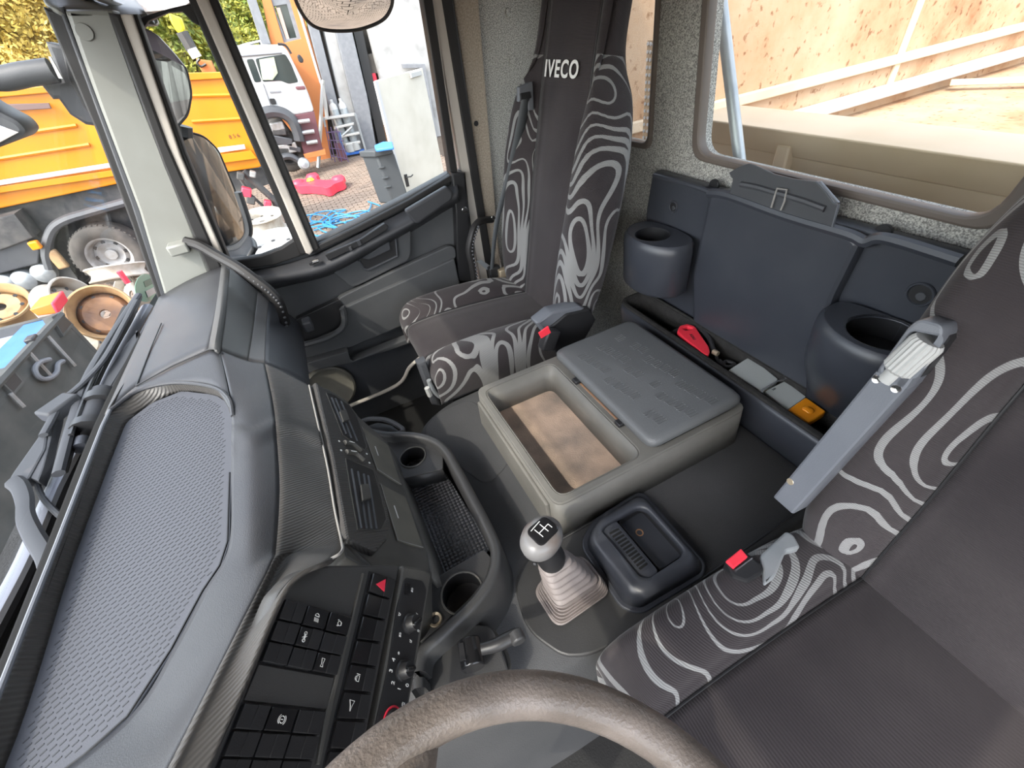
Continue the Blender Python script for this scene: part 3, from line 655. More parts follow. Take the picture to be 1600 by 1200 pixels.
def well(name, cx, cy, rx_, ry_, ztop, levels, hole, hx, hy):
    rows = []
    for z, sx_, sy_ in levels + [(ztop - .03, 1.0, 1.0), (ztop - .01, .985, .985), (ztop, .93, .93)]:
        rows.append([V((cx + rx_ * sx_ * math.sin(a) + (1 - sx_) * .04, cy + ry_ * sy_ * math.cos(a), z)) if math.sin(a) < 0 else V((cx + (.99 - cx) * math.sin(a) ** .5 if math.sin(a) > 0 else cx + (1 - sx_) * .04, cy + ry_ * sy_ * math.cos(a), z)) for a in [2 * math.pi * i / 40 for i in range(40)]])
    o = MB().loft(rows, True).build(name, P_BLUE, rs, ang=70)
    hl = [V((hx + hole * math.cos(a), hy + hole * math.sin(a), ztop)) for a in [2 * math.pi * i / 28 for i in range(28)]]
    plate('well_top', P_BLUE, [rows[-1], hl], .006, o, .002, (0, 0, 1))
    MB().loft([[p + V((0, 0, .001)) for p in hl], [p + V((0, 0, -.05)) for p in hl], [V((hx, hy, ztop - .051)) + (p - V((hx, hy, ztop))) * .9 for p in hl]], True, 'end').build('cup_hole', P_BLACK, o, ang=50)
    return o
c1 = ax(0, .93, 1032, 366); c2 = ax(0, .93, 1372, 512)
well('cup_well', .925, .992, .085, .122, .885, [(.715, .9, .9), (.725, .97, .97)], .052, .912, 1.0)
well('cup_well', .945, .338, .105, .125, .885, [(.60, .1, .72), (.66, .35, .88), (.72, .66, .97), (.78, .9, 1)], .064, .926, .335)
for p, r_ in (((1052, 323), .016), ((1438, 460), .022)):
    fo = ax(0, .9985, *p); fx = disc('fixing_recess_shade', P_BLACK, fo, (-1, 0, 0), r_, .001, rs)  # dark disc paints the recess shade; the panel has no hole
    MB().tube([fo + V((-.001, math.cos(a) * r_, math.sin(a) * r_)) for a in [2 * math.pi * i / 24 for i in range(24)]], .003, 6, True).build('recess_lip', P_BLUE, fx)
    disc('recess_bolt', P_DARK, fo + V((-.001, -.003, -.003)), (-1, 0, 0), r_ * .4, .002, fx)
for p in ((1117, 289), (1382, 362)): disc('clip_tab', P_BLACK, ax(0, 1.02, *p), (-1, 0, 0), .016, .006, rs)
# upright document clip plate
z3 = zoom(1040, 240, 5.333)
cp = plate('clip_plate', P_DARK, [fillet(xp(.975, *z3((515, 400), (560, 215), (525, 160), (610, 110), (690, 82), (740, 95), (900, 170), (1060, 210), (1250, 235), (1340, 330), (1395, 410), (1430, 430), (1375, 650), (950, 520))), .003)], .005, rs, .0015)
plate('bright_edge', ARM, [xp(.9735, *z3((1255, 232), (1285, 232), (1440, 410), (1410, 412), (1340, 320)))], .006, cp, .001)
plate('bright_edge', ARM, [xp(.9735, *z3((1428, 428), (1442, 420), (1380, 650), (1368, 648)))], .006, cp, .001)
MB().tube(xp(.974, *z3((630, 255), (760, 280), (900, 322), (1000, 350), (1150, 395), (1330, 462))), .007, 8).build('stiffening_bead', P_DARK, cp)
MB().tube(xp(.968, *z3((880, 450), (910, 350), (930, 290), (1010, 300), (990, 400), (960, 470))), .0022, 6).build('clip_scar', CHALK, cp)
# bin
bx0, bx1, by0, by1, bz = .848, .985, .26, 1.10, .62
bo = lambda z, s: fillet(xy(z, (bx0 - s, by0), (bx1, by0), (bx1, by1 + s), (bx0 - s + .01, by1 + s)), [.02, .01, .04, .06], 5)
bi = lambda z, s: fillet(xy(z, (bx0 + .022 + s, by0 + .02), (bx1 - .01, by0 + .02), (bx1 - .01, by1 - .02 - s), (bx0 + .03 + s, by1 - .02 - s)), [.015, .01, .03, .04], 5)
MB().loft([bo(.40, -.02), bo(.60, 0), bo(.622, -.006)], True).build('bin_front', P_BLUE, rs, ang=70, solid=.003)
plate('bin_rim', CARPET, [bo(.628, -.004), bi(.628, 0)], .01, rs, .004, (0, 0, 1))
MB().loft([bi(.624, 0), bi(.54, .004)], True, False).build('bin_lining', CARPET, rs, ang=70, solid=.003)
plate('bin_floor', CARPET, [bi(.543, 0)], .006, rs, 0, (0, 0, 1))

# things lying in the bin
zl = zoom(1040, 490, 5.926)
lt = thing('marker_lamp', 'grey clip-on marker lamp with amber lens lying in the rear bin', 'lamp', zp(.56, (1210, 605))[0])
ztop = .614
b1 = zp(ztop, *zl((580, 525), (780, 398), (1045, 610), (895, 725))); b2 = zp(ztop - .004, *zl((925, 715), (1105, 625), (1300, 770), (1120, 895)))
b3 = zp(ztop - .002, *zl((1122, 895), (1300, 772), (1490, 905), (1325, 1012)))
MB().ext(fillet(b1, .005, 3), (0, 0, -.024)).build('lamp_cap', LAMPG, lt, bevel=.003)
MB().ext(fillet(b2, .003, 3), (0, 0, -.022)).build('lamp_body', LAMPG, lt, bevel=.003)
ln = MB().ext(fillet(b3, .005, 3), (0, 0, -.02)).build('lens', AMBER, lt, bevel=.004)
MB().lathe([(.0001, .005), (.008, .004), (.013, .0)], zp(ztop, *zl((1320, 890)))[0], (0, 0, 1), 20).build('bulb_dome', AMBER, ln)
MB().tube(zp(ztop + .008, *zl((890, 735), (895, 705), (1040, 625), (1060, 620), (1120, 605), (1085, 575), (835, 405))), .0022, 8).build('wire_bail', CHROME, lt)
cu = (b2[1] - b2[0]).normalized(); cv = (b2[0] - b2[3]).normalized()
text('24V', 'moulded_mark', P_DARK, lt, zp(ztop - .003, *zl((1005, 700)))[0], cu, -cv.cross(cu).cross(cu) if False else V((0, 0, 1)).cross(cu), .008)
sk = thing('tow_strap', 'black cord with a red plastic handle lying in the rear bin', 'cord', zp(.55, (1085, 530))[0])
hz = .625
hout = fillet(zp(hz, *zl((108, 160), (130, 110), (200, 90), (275, 115), (310, 170), (400, 300), (412, 350), (395, 382), (350, 370), (270, 300), (160, 215))), .006, 3)
hhole = fillet(zp(hz, *zl((155, 135), (200, 115), (252, 132), (240, 148), (180, 152))), .003, 3)
hb = plate('handle', RED, [hout, hhole], .016, sk, .004)
d1 = (zp(hz, *zl((290, 265)))[0] - zp(hz, *zl((215, 165)))[0]).normalized()
text('ASAU', 'moulded_letters', P_BLACK, hb, zp(hz + .0005, *zl((250, 215)))[0], d1, V((0, 0, 1)).cross(d1), .0125)
rp = MB()
rp.tube(crv(zp(.60, *zl((120, 150), (60, 190), (130, 260), (230, 330), (330, 390))), 6), .007, 8)
rp.tube(crv(zp(.60, *zl((60, 170), (40, 215), (150, 270), (250, 345))), 6), .006, 8)
rp.tube(crv(zp(.612, *zl((280, 130), (350, 170), (410, 240), (440, 330), (470, 360))), 6), .008, 8)
rp.tube(crv(zp(.60, *zl((470, 370), (480, 440), (520, 480), (560, 440), (640, 470), (560, 490), (500, 430))), 6), .005, 8)
rp.build('cord', ROPE, sk)
MB().tube(zp(.616, *zl((440, 350), (485, 375))), .008, 10).build('ferrule', BRASS, sk)
# ================================================================== dashboard
HP = V((.4432, .8964, 0)).normalized(); HM = V((HP.y, -HP.x, 0)); PN = (HM * math.cos(R(24)) + V((0, 0, 1)) * math.sin(R(24))).normalized()
PP0 = V((-.11, .385, .80)); PD = PN.cross(HP)
if PD.z > 0: PD = -PD
def sw(*p, lift=0): return [q + PN * lift for q in pl(PP0, PN, *p)]
SP0 = V((-.157, 0, .85)); SN = V((.17, 0, .097)).normalized()
def st(*p, lift=0): return [q + SN * lift for q in pl(SP0, SN, *p)]

db = thing('dashboard', 'long grey dashboard with perforated tray mat, air vents and switch panel under the windscreen', 'dashboard', (-.3, .7, .6))
# tray: mat, wall, lip painted as lit
matl = zp(.915, (198, 660), (238, 630), (283, 612), (335, 618), (353, 630), (361, 652), (360, 740), (357, 848), (345, 885), (318, 925), (270, 1015), (202, 1120), (135, 1180), (60, 1235), (-70, 1330), (-60, 1330), (10, 1190), (60, 1040), (120, 865), (180, 700))
mt = plate('tray_mat', P_MAT, [fillet(matl, .006, 3)], .01, db, .002, (0, 0, 1))
sl = MB()
gxy = [(p.x, p.y) for p in matl]
def inside(x, y, poly):
    c = False; j = len(poly) - 1
    for i in range(len(poly)):
        if (poly[i][1] > y) != (poly[j][1] > y) and x < (poly[j][0] - poly[i][0]) * (y - poly[i][1]) / (poly[j][1] - poly[i][1]) + poly[i][0]: c = not c
        j = i
    return c
yy = .26; row = 0
while yy < .97:
    xx = -.62 + (row % 2) * .0045
    while xx < -.26:
        if all(inside(xx + a, yy + b, gxy) for a, b in ((.012, 0), (-.012, 0), (0, .012), (0, -.012), (.009, .012))):
            sl.box((xx, yy, .9153), (.0062, .0016, .0006), Matrix.Rotation(R(28), 3, 'Z'))
        xx += .009
    yy += .0078; row += 1
sl.build('mat_slots', mat('mat slot', (.04, .043, .05), .6), mt, kind='stuff', weld=False)
rimz = q3((-110, 1360, .945), (0, 1078, .945), (45, 962, .945), (90, 848, .945), (160, 666, .945), (172, 641, .943), (215, 611, .94), (270, 598, .94), (330, 604, .94), (357, 622, .94), (364, 650, .935))
matz = q3((-60, 1360, .915), (27, 1150, .915), (70, 1020, .915), (115, 875, .915), (185, 690, .915), (203, 655, .915), (238, 630, .915), (283, 612, .915), (335, 618, .915), (353, 630, .915), (361, 652, .915))
wl = MB().loft(grid([rimz, [a.lerp(b, .5) for a, b in zip(rimz, matz)], matz], 3, 2)).build('tray_wall', P_WALL, db, solid=.003)
MB().tube(rimz[:6], .0035, 8).build('tray_lip', ARM, db)  # lighter grey puts the light caught by this edge into its colour
MB().tube(crv(rimz[5:], 4), .004, 8).build('tray_lip', P_DASH, db)
MB().tube([p + V((0, 0, .003)) for p in matl[6:15]], .0016, 6).build('mat_bead', P_BLACK, db)
# outer ledge between tray and glass
MB().loft(grid([q3((-150, 1345, .93), (-20, 1078, .93), (74, 847, .93), (148, 662, .925), (206, 546, .912), (254, 464, .9)),
                q3((-112, 1362, .944), (-2, 1078, .944), (88, 848, .944), (160, 664, .944), (215, 560, .92), (262, 462, .905))])).build('defrost_ledge', LEDGE, db, solid=.01)
# deck towards the passenger pod, pod
MB().loft(grid([q3((165, 646, .942), (212, 604, .932), (270, 572, .94), (328, 545, .95), (344, 548, .945)),
                q3((174, 640, .943), (216, 610, .94), (272, 597, .94), (331, 603, .94), (364, 648, .936))])).build('deck', P_DASH, db, solid=.006)
MB().loft(grid([q3((248, 464, .9), (290, 440, .93), (330, 422, .95), (349, 416, .952)), q3((208, 550, .915), (258, 518, .93), (310, 490, .95), (342, 475, .955)),
                q3((163, 648, .94), (212, 604, .932), (270, 572, .94), (328, 545, .95))])).build('passenger_deck', P_DASH, db, solid=.01)
MB().tube(q3((252, 505, .929), (235, 545, .9295), (213, 602, .934)), .0016, 6).build('deck_joint', P_BLACK, db)
MB().tube(q3((212, 603, .935), (270, 571, .943), (328, 545, .952)), .0016, 6).build('deck_joint', P_BLACK, db)
MB().loft(grid([q3((346, 412, .957), (352, 411, .964), (360, 414, .958)), q3((338, 475, .958), (346, 474, .966), (354, 478, .957)), q3((325, 546, .953), (334, 545, .962), (345, 551, .95))])).build('ribbed_band', ribbed('ribbed band plastic', (.05, .05, .05), 160, .5, .6, (0, 0, 1.57)), db, solid=.006)
def podrow(far, mid, near): return grid([yp(1.6, *far), yp(1.33, *mid), yp(1.05, *near)], 4, 6)
PODG = mat('dusty pod plastic', (.125, .122, .116), .55, bump=.25, bscale=600)
PODB = mat('pale pod band', (.2, .19, .185), .5, bump=.2, bscale=600)
MB().loft(podrow([(357, 417), (382, 437), (403, 455)], [(353, 478), (375, 490), (397, 505)], [(344, 549), (365, 557), (388, 563)])).build('glovebox_lid', PODG, db, solid=.008)
MB().loft(podrow([(403, 455), (412, 462), (420, 469)], [(397, 505), (406, 509), (416, 513)], [(388, 563), (400, 566), (414, 568)])).build('lid_band', PODB, db, solid=.008)
MB().loft(podrow([(420, 469), (450, 490), (470, 508), (474, 530)], [(416, 513), (450, 530), (476, 552), (480, 575)], [(414, 568), (450, 583), (483, 602), (487, 630)])).build('lid_lower', P_DARK, db, solid=.01)
MB().box(ax(1, 1.5, 481, 507), (.03, .05, .04)).build('lid_latch', P_DARK, db, bevel=.006)
# dash top and its slope down to the vents
d0 = [q3((344, 548, .945), (388, 564, .922), (414, 568, .908), (450, 584, .88), (483, 602, .85)),
      q3((360, 618, .938), (392, 622, .93), (427, 630, .912), (462, 646, .88), (498, 668, .85)),
      q3((362, 652, .935), (397, 680, .932), (433, 690, .912), (472, 705, .88), (512, 731, .85)),
      q3((361, 740, .93), (397, 755, .932), (437, 762, .912), (482, 775, .88), (523, 797, .85)),
      q3((358, 850, .93), (394, 856, .933), (432, 852, .914), (478, 850, .88), (533, 844, .85))]
d1 = [d0[-1],
      q3((320, 922, .93), (382, 902, .938), (424, 880, .93), (452, 873, .9)) + sw((503, 877), lift=.02),
      q3((272, 1012, .93), (335, 995, .95), (374, 980, .958), (405, 960, .945)) + sw((440, 915), lift=.012),
      q3((204, 1118, .93), (270, 1118, .955), (328, 1070, .975), (348, 1070, .97)) + sw((366, 1088), lift=.01),
      q3((60, 1235, .93), (195, 1225, .965), (265, 1195, .985), (287, 1195, .98)) + sw((316, 1205), lift=.01),
      q3((-70, 1340, .93), (90, 1360, .97), (190, 1345, .99), (215, 1345, .985)) + sw((250, 1360), lift=.01)]
KV = 12; gd = grid(d0 + d1[1:], 5, KV)
crs = {0: 2.55, 10: 1.65, 20: 1.35}
for j in range(len(gd[0])):
    c_ = crs[0] + (crs[10] - crs[0]) * j / 10 if j <= 10 else crs[10] + (crs[20] - crs[10]) * (j - 10) / 10
    for i in range(len(gd)):
        t = i / KV - c_
        if -.3 < t < 2.9:
            dz = .005 * max(0, min(1, (t + .3) / .12)) * (1 - max(0, min(1, (t - .02) / .18))) ; gd[i][j] = gd[i][j] + V((.4, 0, 1)) * dz
nc = len(gd[0]); cut = 10
MB().loft([r[:cut + 1] for r in gd]).build('dash_top', P_DASH, db, ang=60, solid=.006)
MB().loft([r[cut:] for r in gd]).build('dash_slope', P_WEAVE, db, ang=60, solid=.006)
MB().tube(crv(q3((483, 602, .851), (498, 668, .851), (512, 731, .851), (523, 797, .851), (533, 843, .851)) + sw((520, 866), (503, 878), lift=.018), 4), .0022, 6).build('dash_seam', CHALK, db)
# centre stack with vents and drawers
z8 = zoom(480, 600, 4)
plate('stack_face', P_STACK, [fillet(st((487, 601), (512, 607), (542, 626), (562, 652), (604, 688), (634, 770), (668, 862), (672, 896), (640, 915), (590, 900), (540, 870), (533, 846)), .004)], .05, db, .004)
plate('vent_housing', P_WEAVE, [fillet(st(*z8((28, 5), (95, 50), (245, 150), (300, 230), (345, 330), (370, 440), (410, 560), (480, 800), (500, 900), (480, 990), (400, 1080), (215, 1000), (205, 930), (130, 480), (95, 320)), lift=.012), .006)], .03, db, .005)
def vent(poly, slats, slider):
    L = fillet(st(*z8(*poly), lift=.0125), .004)
    v_ = plate('air_vent', P_BLACK, [L], .004, db, .0008, lift=.0006)
    ring('vent_frame', P_STACK, st(*z8(*poly), lift=.014), .002, .006, v_, .001)
    for a, b in slats:
        p, q = st(*z8(a, b), lift=.012); MB().tube([p, q], .0042, 6, flat=.4).build('vane', P_DARK, v_)
    p = st(*z8(*slider), lift=.019)
    plate('slider', P_STACK, [p], .008, v_, .001)
vent([(98, 80), (150, 95), (240, 155), (290, 235), (345, 415), (335, 435), (200, 345)], [((125, 110), (215, 340)), ((150, 115), (248, 365)), ((185, 130), (285, 385))], [(170, 205), (208, 188), (232, 255), (192, 270)])
vent([(215, 492), (385, 562), (425, 700), (462, 870), (430, 938), (285, 940), (245, 700)], [((245, 560), (300, 935)), ((285, 575), (335, 938)), ((322, 590), (365, 938)), ((350, 600), (398, 938))], [(295, 668), (345, 662), (358, 750), (305, 770)])
for i, (a, b, c) in enumerate((((205, 395), (310, 450), (258, 405)), ((215, 455), (325, 508), (270, 462)))):
    p = st(*z8(a, c, b), lift=.014); wh = MB(); wh.tube(crv(p, 6), .006, 10); wo = wh.build('vent_wheel', P_STACK, db)
    MB().tube(st(*z8(((a[0] + 20), a[1] + 2), (c[0], c[1] + 0)), lift=.019), .0014, 6).build('wheel_mark', PRINT, wo)
for p in ((175, 382), (187, 440), (348, 460), (365, 517)): disc('position_dot', PRINT, st(*z8(p), lift=.0122)[0], SN, .0026, .0008, db, 12, .0003)
for q, ln_ in (([(335, 275), (500, 388), (580, 635), (430, 540)], ((416, 398), (436, 455))), ([(450, 630), (610, 715), (716, 1030), (556, 985)], ((534, 770), (560, 848)))):
    dw = plate('drawer', P_DRAWER, [fillet(st(*z8(*q), lift=.004), .004, 3)], .01, db, .0015)
    MB().tube(st(*z8(*ln_), lift=.0045), .0012, 6).build('pull_mark', PRINT, dw)
    MB().tube(st(*z8(q[0], q[3], q[2]), lift=.0042), .0009, 5).build('drawer_edge', CHALK, dw)
sf = st((604, 690), (634, 772), (668, 862), (674, 896))
MB().loft([sf, [V((p.x + .012, p.y, .56)) for p in sf]]).build('stack_skirt', P_STACK, db, solid=.01)
sn_ = st((533, 846), (560, 872), (600, 903), (672, 897), lift=.004)
MB().loft([sn_, [p + V((-.03, -.05, -.06)) for p in sn_], [V((p.x - .03, p.y - .06, .56)) for p in sn_]]).build('stack_end', P_STACK, db, solid=.01)

# switch panel
z4 = zoom(330, 870, 3.635)
plate('switch_panel', P_PANEL, [fillet(sw(*z4((610, 48), (1060, 44), (1070, 60), (1030, 260), (890, 980), (820, 1280), (-120, 1290), (0, 1000), (130, 800), (260, 500), (380, 200), (450, 120), (520, 70))), .006)], .03, db, .004)
plate('climate_strip', P_STACK, [fillet(sw(*z4((1075, 48), (1200, 68), (1245, 100), (1225, 220), (1160, 600), (1090, 980), (1000, 1290), (830, 1290), (905, 980), (1040, 260)), lift=.004), .006)], .04, db, .005)
climate = plate('climate_panel', P_BLACK, [fillet(sw(*z4((1085, 122), (1190, 140), (1212, 190), (1160, 470), (1095, 860), (1040, 1060), (900, 1040), (985, 640), (1040, 300)), lift=.0055), .008)], .004, db, .001)
def sym(parent, c, kind, up, rt, s=.006, m=PRINT):
    b = MB(); r_ = .0004
    def ln(*p): b.tube([c + rt * (x * s) + up * (y * s) for x, y in p], r_, 5)
    def circ(x, y, rr, a0=0, a1=6.283): b.tube([c + rt * ((x + rr * math.cos(a0 + (a1 - a0) * i / 12)) * s) + up * ((y + rr * math.sin(a0 + (a1 - a0) * i / 12)) * s) for i in range(13)], r_, 5)
    if kind == 'lamp': circ(.2, 0, .5, -1.57, 1.57); ln((.2, .5), (.2, -.5)); [ln((-.1, k), (-.8, k - .15)) for k in (.45, .15, -.15, -.45)]
    if kind == 'beacon': circ(0, 0, .45); ln((-.3, -.5), (.3, -.5)); ln((-.6, .3), (-.5, .6)); ln((.6, .3), (.5, .6))
    if kind == 'axle': ln((-.6, 0), (.6, 0)); circ(-.6, .0, .3); circ(.6, 0, .3); circ(0, 0, .2); ln((-.2, .5), (.2, -.5))
    if kind == 'fuse': ln((-.7, -.3), (-.2, -.15), (.7, -.35), (.7, .35), (-.2, .15), (-.7, .3), (-.7, -.3))
    if kind == 'horn': ln((-.8, .0), (.0, .2), (.8, .6), (.8, -.6), (0, -.2), (-.8, 0))
    if kind == 'brake': circ(0, 0, .5); circ(0, 0, .75, .6, 2.5); circ(0, 0, .75, 3.74, 5.64); ln((0, .25), (0, -.2))
    if kind == 'lock': ln((-.5, -.5), (.5, -.5), (.5, .2), (-.5, .2), (-.5, -.5)); circ(0, .25, .35, 0, 3.14); ln((.75, .4), (.75, -.6))
    if kind == 'seatback': circ(0, 0, .35); ln((-.4, -.6), (.3, -.7), (.5, .6))
    b.build('symbol', m, parent)
UP, RT = -PD, HP
def bil(TL, TR, BR, BL, u, v):
    return ((TL[0] * (1 - u) + TR[0] * u) * (1 - v) + (BL[0] * (1 - u) + BR[0] * u) * v, (TL[1] * (1 - u) + TR[1] * u) * (1 - v) + (BL[1] * (1 - u) + BR[1] * u) * v)
def switchblock(corners, nc_, nr, marks, v1=1.0):
    P = z4(*corners); big_ = sw(*P, lift=.0006)
    plate('switch_well', P_BLACK, [[p for p in big_]], .004, db, 0, PN)
    for r_ in range(nr):
        for c_ in range(nc_):
            f = .04
            def cell(u0, u1): return sw(*[bil(*P, (c_ + u) / nc_, (r_ + v) / nr) for u, v in ((u0, f), (u1, f), (u1, 1 - f), (u0, 1 - f))], lift=.006)
            mk = marks.get((r_, c_))
            b = plate('switch', P_GLOSS if mk else P_BLACK, [fillet(cell(.03, .97), .0015, 2)], .008, db, .0012, PN)
            if not mk or mk in ('axle', 'fuse'):
                half = cell(.52, .96)
                plate('rocker_half', P_BLACK, [fillet([p + PN * .0012 for p in half], .001, 2)], .003, b, .0006, PN)
            if mk:
                cen_ = sw(bil(*P, (c_ + (.28 if mk in ('axle', 'fuse') else .5)) / nc_, (r_ + .5) / nr), lift=.0068)[0]
                sym(b, cen_, mk, UP, RT, .0062)
switchblock([(408, 238), (788, 345), (697, 682), (263, 603)], 3, 3, {(0, 1): 'lamp', (0, 2): 'beacon', (1, 1): 'axle', (2, 2): 'fuse'})
switchblock([(170, 828), (638, 880), (520, 1300), (-20, 1300)], 3, 3, {(0, 1): 'brake'})
plate('blank_cover', P_PANEL, [fillet(sw(*z4((262, 612), (690, 688), (645, 868), (178, 818)), lift=.003), .003)], .004, db, .001, PN)
plate('panel_lit_bevel', P_STACK, [sw(*z4((855, 90), (865, 100), (690, 820), (610, 1180), (590, 1180), (640, 880), (790, 345)), lift=.003)], .006, db, .002, PN)  # paler strip: light on the bevel is put into its colour
Lc = [(905, 90), (875, 207), (845, 335), (810, 475), (775, 610), (740, 765), (695, 928), (655, 1100), (618, 1265)]
Rc = [(1037, 135), (1003, 250), (977, 368), (950, 495), (922, 635), (892, 782), (865, 935), (830, 1105), (800, 1275)]
plate('switch_well', P_BLACK, [sw(*z4((895, 82), (1042, 130), (1008, 250), (870, 940), (795, 1285), (608, 1285)), lift=.0007)], .003, db, 0, PN)
def lp(a, b, t): return (a[0] * (1 - t) + b[0] * t, a[1] * (1 - t) + b[1] * t)
for i in range(8):
    A, B, Cc, D = Lc[i], Rc[i], Rc[i + 1], Lc[i + 1]
    def qd(u0, u1, v0, v1, l): return sw(*z4(*[lp(lp(A, B, u), lp(D, Cc, u), v) for u, v in ((u0, v0), (u1, v0), (u1, v1), (u0, v1))]), lift=l)
    b = plate('switch', P_GLOSS, [fillet(qd(.02, .98, .04, .95, .006), .0015, 2)], .008, db, .0012, PN)
    if i == 0: b['label'] = 'hazard warning switch with red triangle'
    plate('rocker_half', P_BLACK, [fillet(qd(.62, .97, .06, .93, .0072), .001, 2)], .003, b, .0006, PN)
    c_ = sw(*z4(lp(lp(A, B, .34), lp(D, Cc, .34), .5)), lift=.0068)[0]
    if i == 0: plate('warning_triangle', REDPRINT, [sw(*z4((918, 160), (972, 132), (964, 204)), lift=.0072)], .001, b, 0, PN)
    if i == 4: sym(b, c_, 'lock', UP, RT, .0062)
    if i == 5: sym(b, c_, 'horn', UP, RT, .0068)
def knob_(c, r_, ang_, ringcol=None):
    o_ = sw(*z4(c), lift=.0056)[0]
    kb = MB().lathe([(.0001, .016), (r_ * .72, .016), (r_ * .8, .013), (r_ * .86, .004), (r_, .003), (r_, 0)], o_, PN, 28).build('control_knob', P_BLACK, db)
    d = (RT * math.cos(ang_) + UP * math.sin(ang_)); MB().box(o_ + PN * .017, (r_ * 1.5, r_ * .5, .006), Matrix((d, PN.cross(d), PN)).transposed()).build('grip_bar', P_GLOSS, kb, bevel=.003)
    if ringcol: MB().lathe([(r_ * 1.02, .0012), (r_ * 1.22, .0012)], o_, PN, 28).build('red_ring', ringcol, kb, solid=.0006)
    return kb, o_
kb, o1_ = knob_((1105, 385), .0145, 2.3); 
for a, s_ in ((2.5, 'lamp'), (3.6, 'seatback'), (1.3, 'beacon'), (4.6, 'seatback'), (5.6, 'seatback')): sym(db, o1_ + (RT * math.cos(a) + UP * math.sin(a)) * .024, s_, UP, RT, .0038)
kb, o2_ = knob_((1065, 650), .0135, 1.9)
for a, s_ in ((.5, '*'), (1.15, '4'), (1.8, '3'), (2.5, '2'), (3.2, '1'), (4.0, '0')): text(s_, 'fan_number', PRINT, db, o2_ + (RT * math.cos(a) + UP * math.sin(a)) * .022, RT, UP, .009, .01)
knob_((1010, 945), .0155, 1.2, REDPRINT)
sym(db, sw(*z4((1072, 842)), lift=.0062)[0], 'brake', UP, RT, .004)
b = plate('slot_button', P_GLOSS, [sw(*z4((1088, 158), (1112, 160), (1108, 222), (1082, 218)), lift=.008)], .005, db, .0008, PN)
sym(db, sw(*z4((1124, 192)), lift=.0062)[0], 'lamp', UP, RT, .004)

# ================================================================== console tray between dashboard and tunnel
ct = thing('console_tray', 'black console tray with two cup wells and power socket below the dashboard', 'tray', (.0, .65, .5))
plate('tray_floor', P_STUD, [zp(.56, (520, 700), (690, 730), (768, 855), (640, 1000), (600, 900))], .01, ct, 0, (0, 0, 1))
rp_ = zp(.632, (560, 668), (600, 676), (640, 677), (672, 684), (694, 700), (712, 730), (740, 782), (768, 838), (774, 868), (766, 902), (738, 942), (695, 982), (662, 1012), (652, 1040), (652, 1075))
rp_ = crv(rp_, 4); sec = []
for i, p in enumerate(rp_):
    t = (rp_[min(i + 1, len(rp_) - 1)] - rp_[max(i - 1, 0)]); t.z = 0; t.normalize(); nrm = V((-t.y, t.x, 0))
    if nrm.dot(V((.2, .62, 0)) - p) < 0: pass
    o_ = -nrm if (p + nrm - V((-.05, .62, p.z))).length < (p - nrm - V((-.05, .62, p.z))).length else nrm
    sec.append([V((p.x, p.y, .556)) - o_ * .012, p - o_ * .011 + V((0, 0, -.006)), p - o_ * .005, p + o_ * .005, p + o_ * .012 + V((0, 0, -.008)), V((p.x, p.y, .498)) + o_ * .022])
MB().loft(sec).build('tray_rim', P_TRAY, ct, ang=50)
def hole_deck(name, loop, z, holes, th=.04):
    hs = []
    for c, r_ in holes: hs.append([V((c.x + r_ * math.cos(a), c.y + r_ * math.sin(a), z)) for a in [2 * math.pi * i / 28 for i in range(28)]])
    d_ = plate(name, P_TRAY, [fillet(zp(z, *loop), .006)] + hs, .008, ct, .0015, (0, 0, 1))
    for h in hs:
        MB().loft([h, [p + V((0, 0, -.05)) for p in h], [h[0].lerp(h[14], .5) + (p - h[0].lerp(h[14], .5)) * .85 + V((0, 0, -.052)) for p in h]], True, 'end').build('cup_hole', P_BLACK, d_, ang=50)
        MB().tube([p + V((0, 0, .001)) for p in h], .0022, 6, True).build('hole_lip', P_STACK, d_)
    return d_
dk = hole_deck('cup_deck', [(596, 684), (640, 682), (672, 690), (692, 712), (692, 733), (622, 750)], .606, [(zp(.606, (645, 714))[0], .034)])
f_ = zp(.604, (692, 733), (622, 750)); MB().loft([f_, [p + V((0, 0, -.045)) for p in f_]]).build('deck_step', P_TRAY, dk, solid=.003)
dk = hole_deck('cup_deck', [(756, 858), (768, 872), (760, 902), (735, 936), (692, 976), (655, 1005), (640, 985), (672, 908)], .606, [(zp(.606, (722, 926))[0], .041)])
so = zp(.608, (680, 968))[0]
MB().lathe([(.0085, -.03), (.0085, .001), (.0125, .003), (.0135, .0), (.0135, -.004)], so, (0, 0, 1), 20).build('socket_sleeve', BRASS, dk)
disc('socket_hole', P_BLACK, so - V((0, 0, .02)), (0, 0, 1), .0085, .002, dk)
MB().tube(crv(zp(.62, (556, 664), (575, 655), (602, 656), (622, 665), (630, 674), (612, 680)), 4), .007, 8).build('side_ring', P_DASH, ct)
plate('side_hollow_shade', P_BLACK, [fillet(zp(.60, (566, 668), (590, 660), (612, 664), (626, 676), (600, 684), (572, 684)), .006)], .03, ct, .002, (0, 0, 1))  # black plate painted in for the dark of the hollow

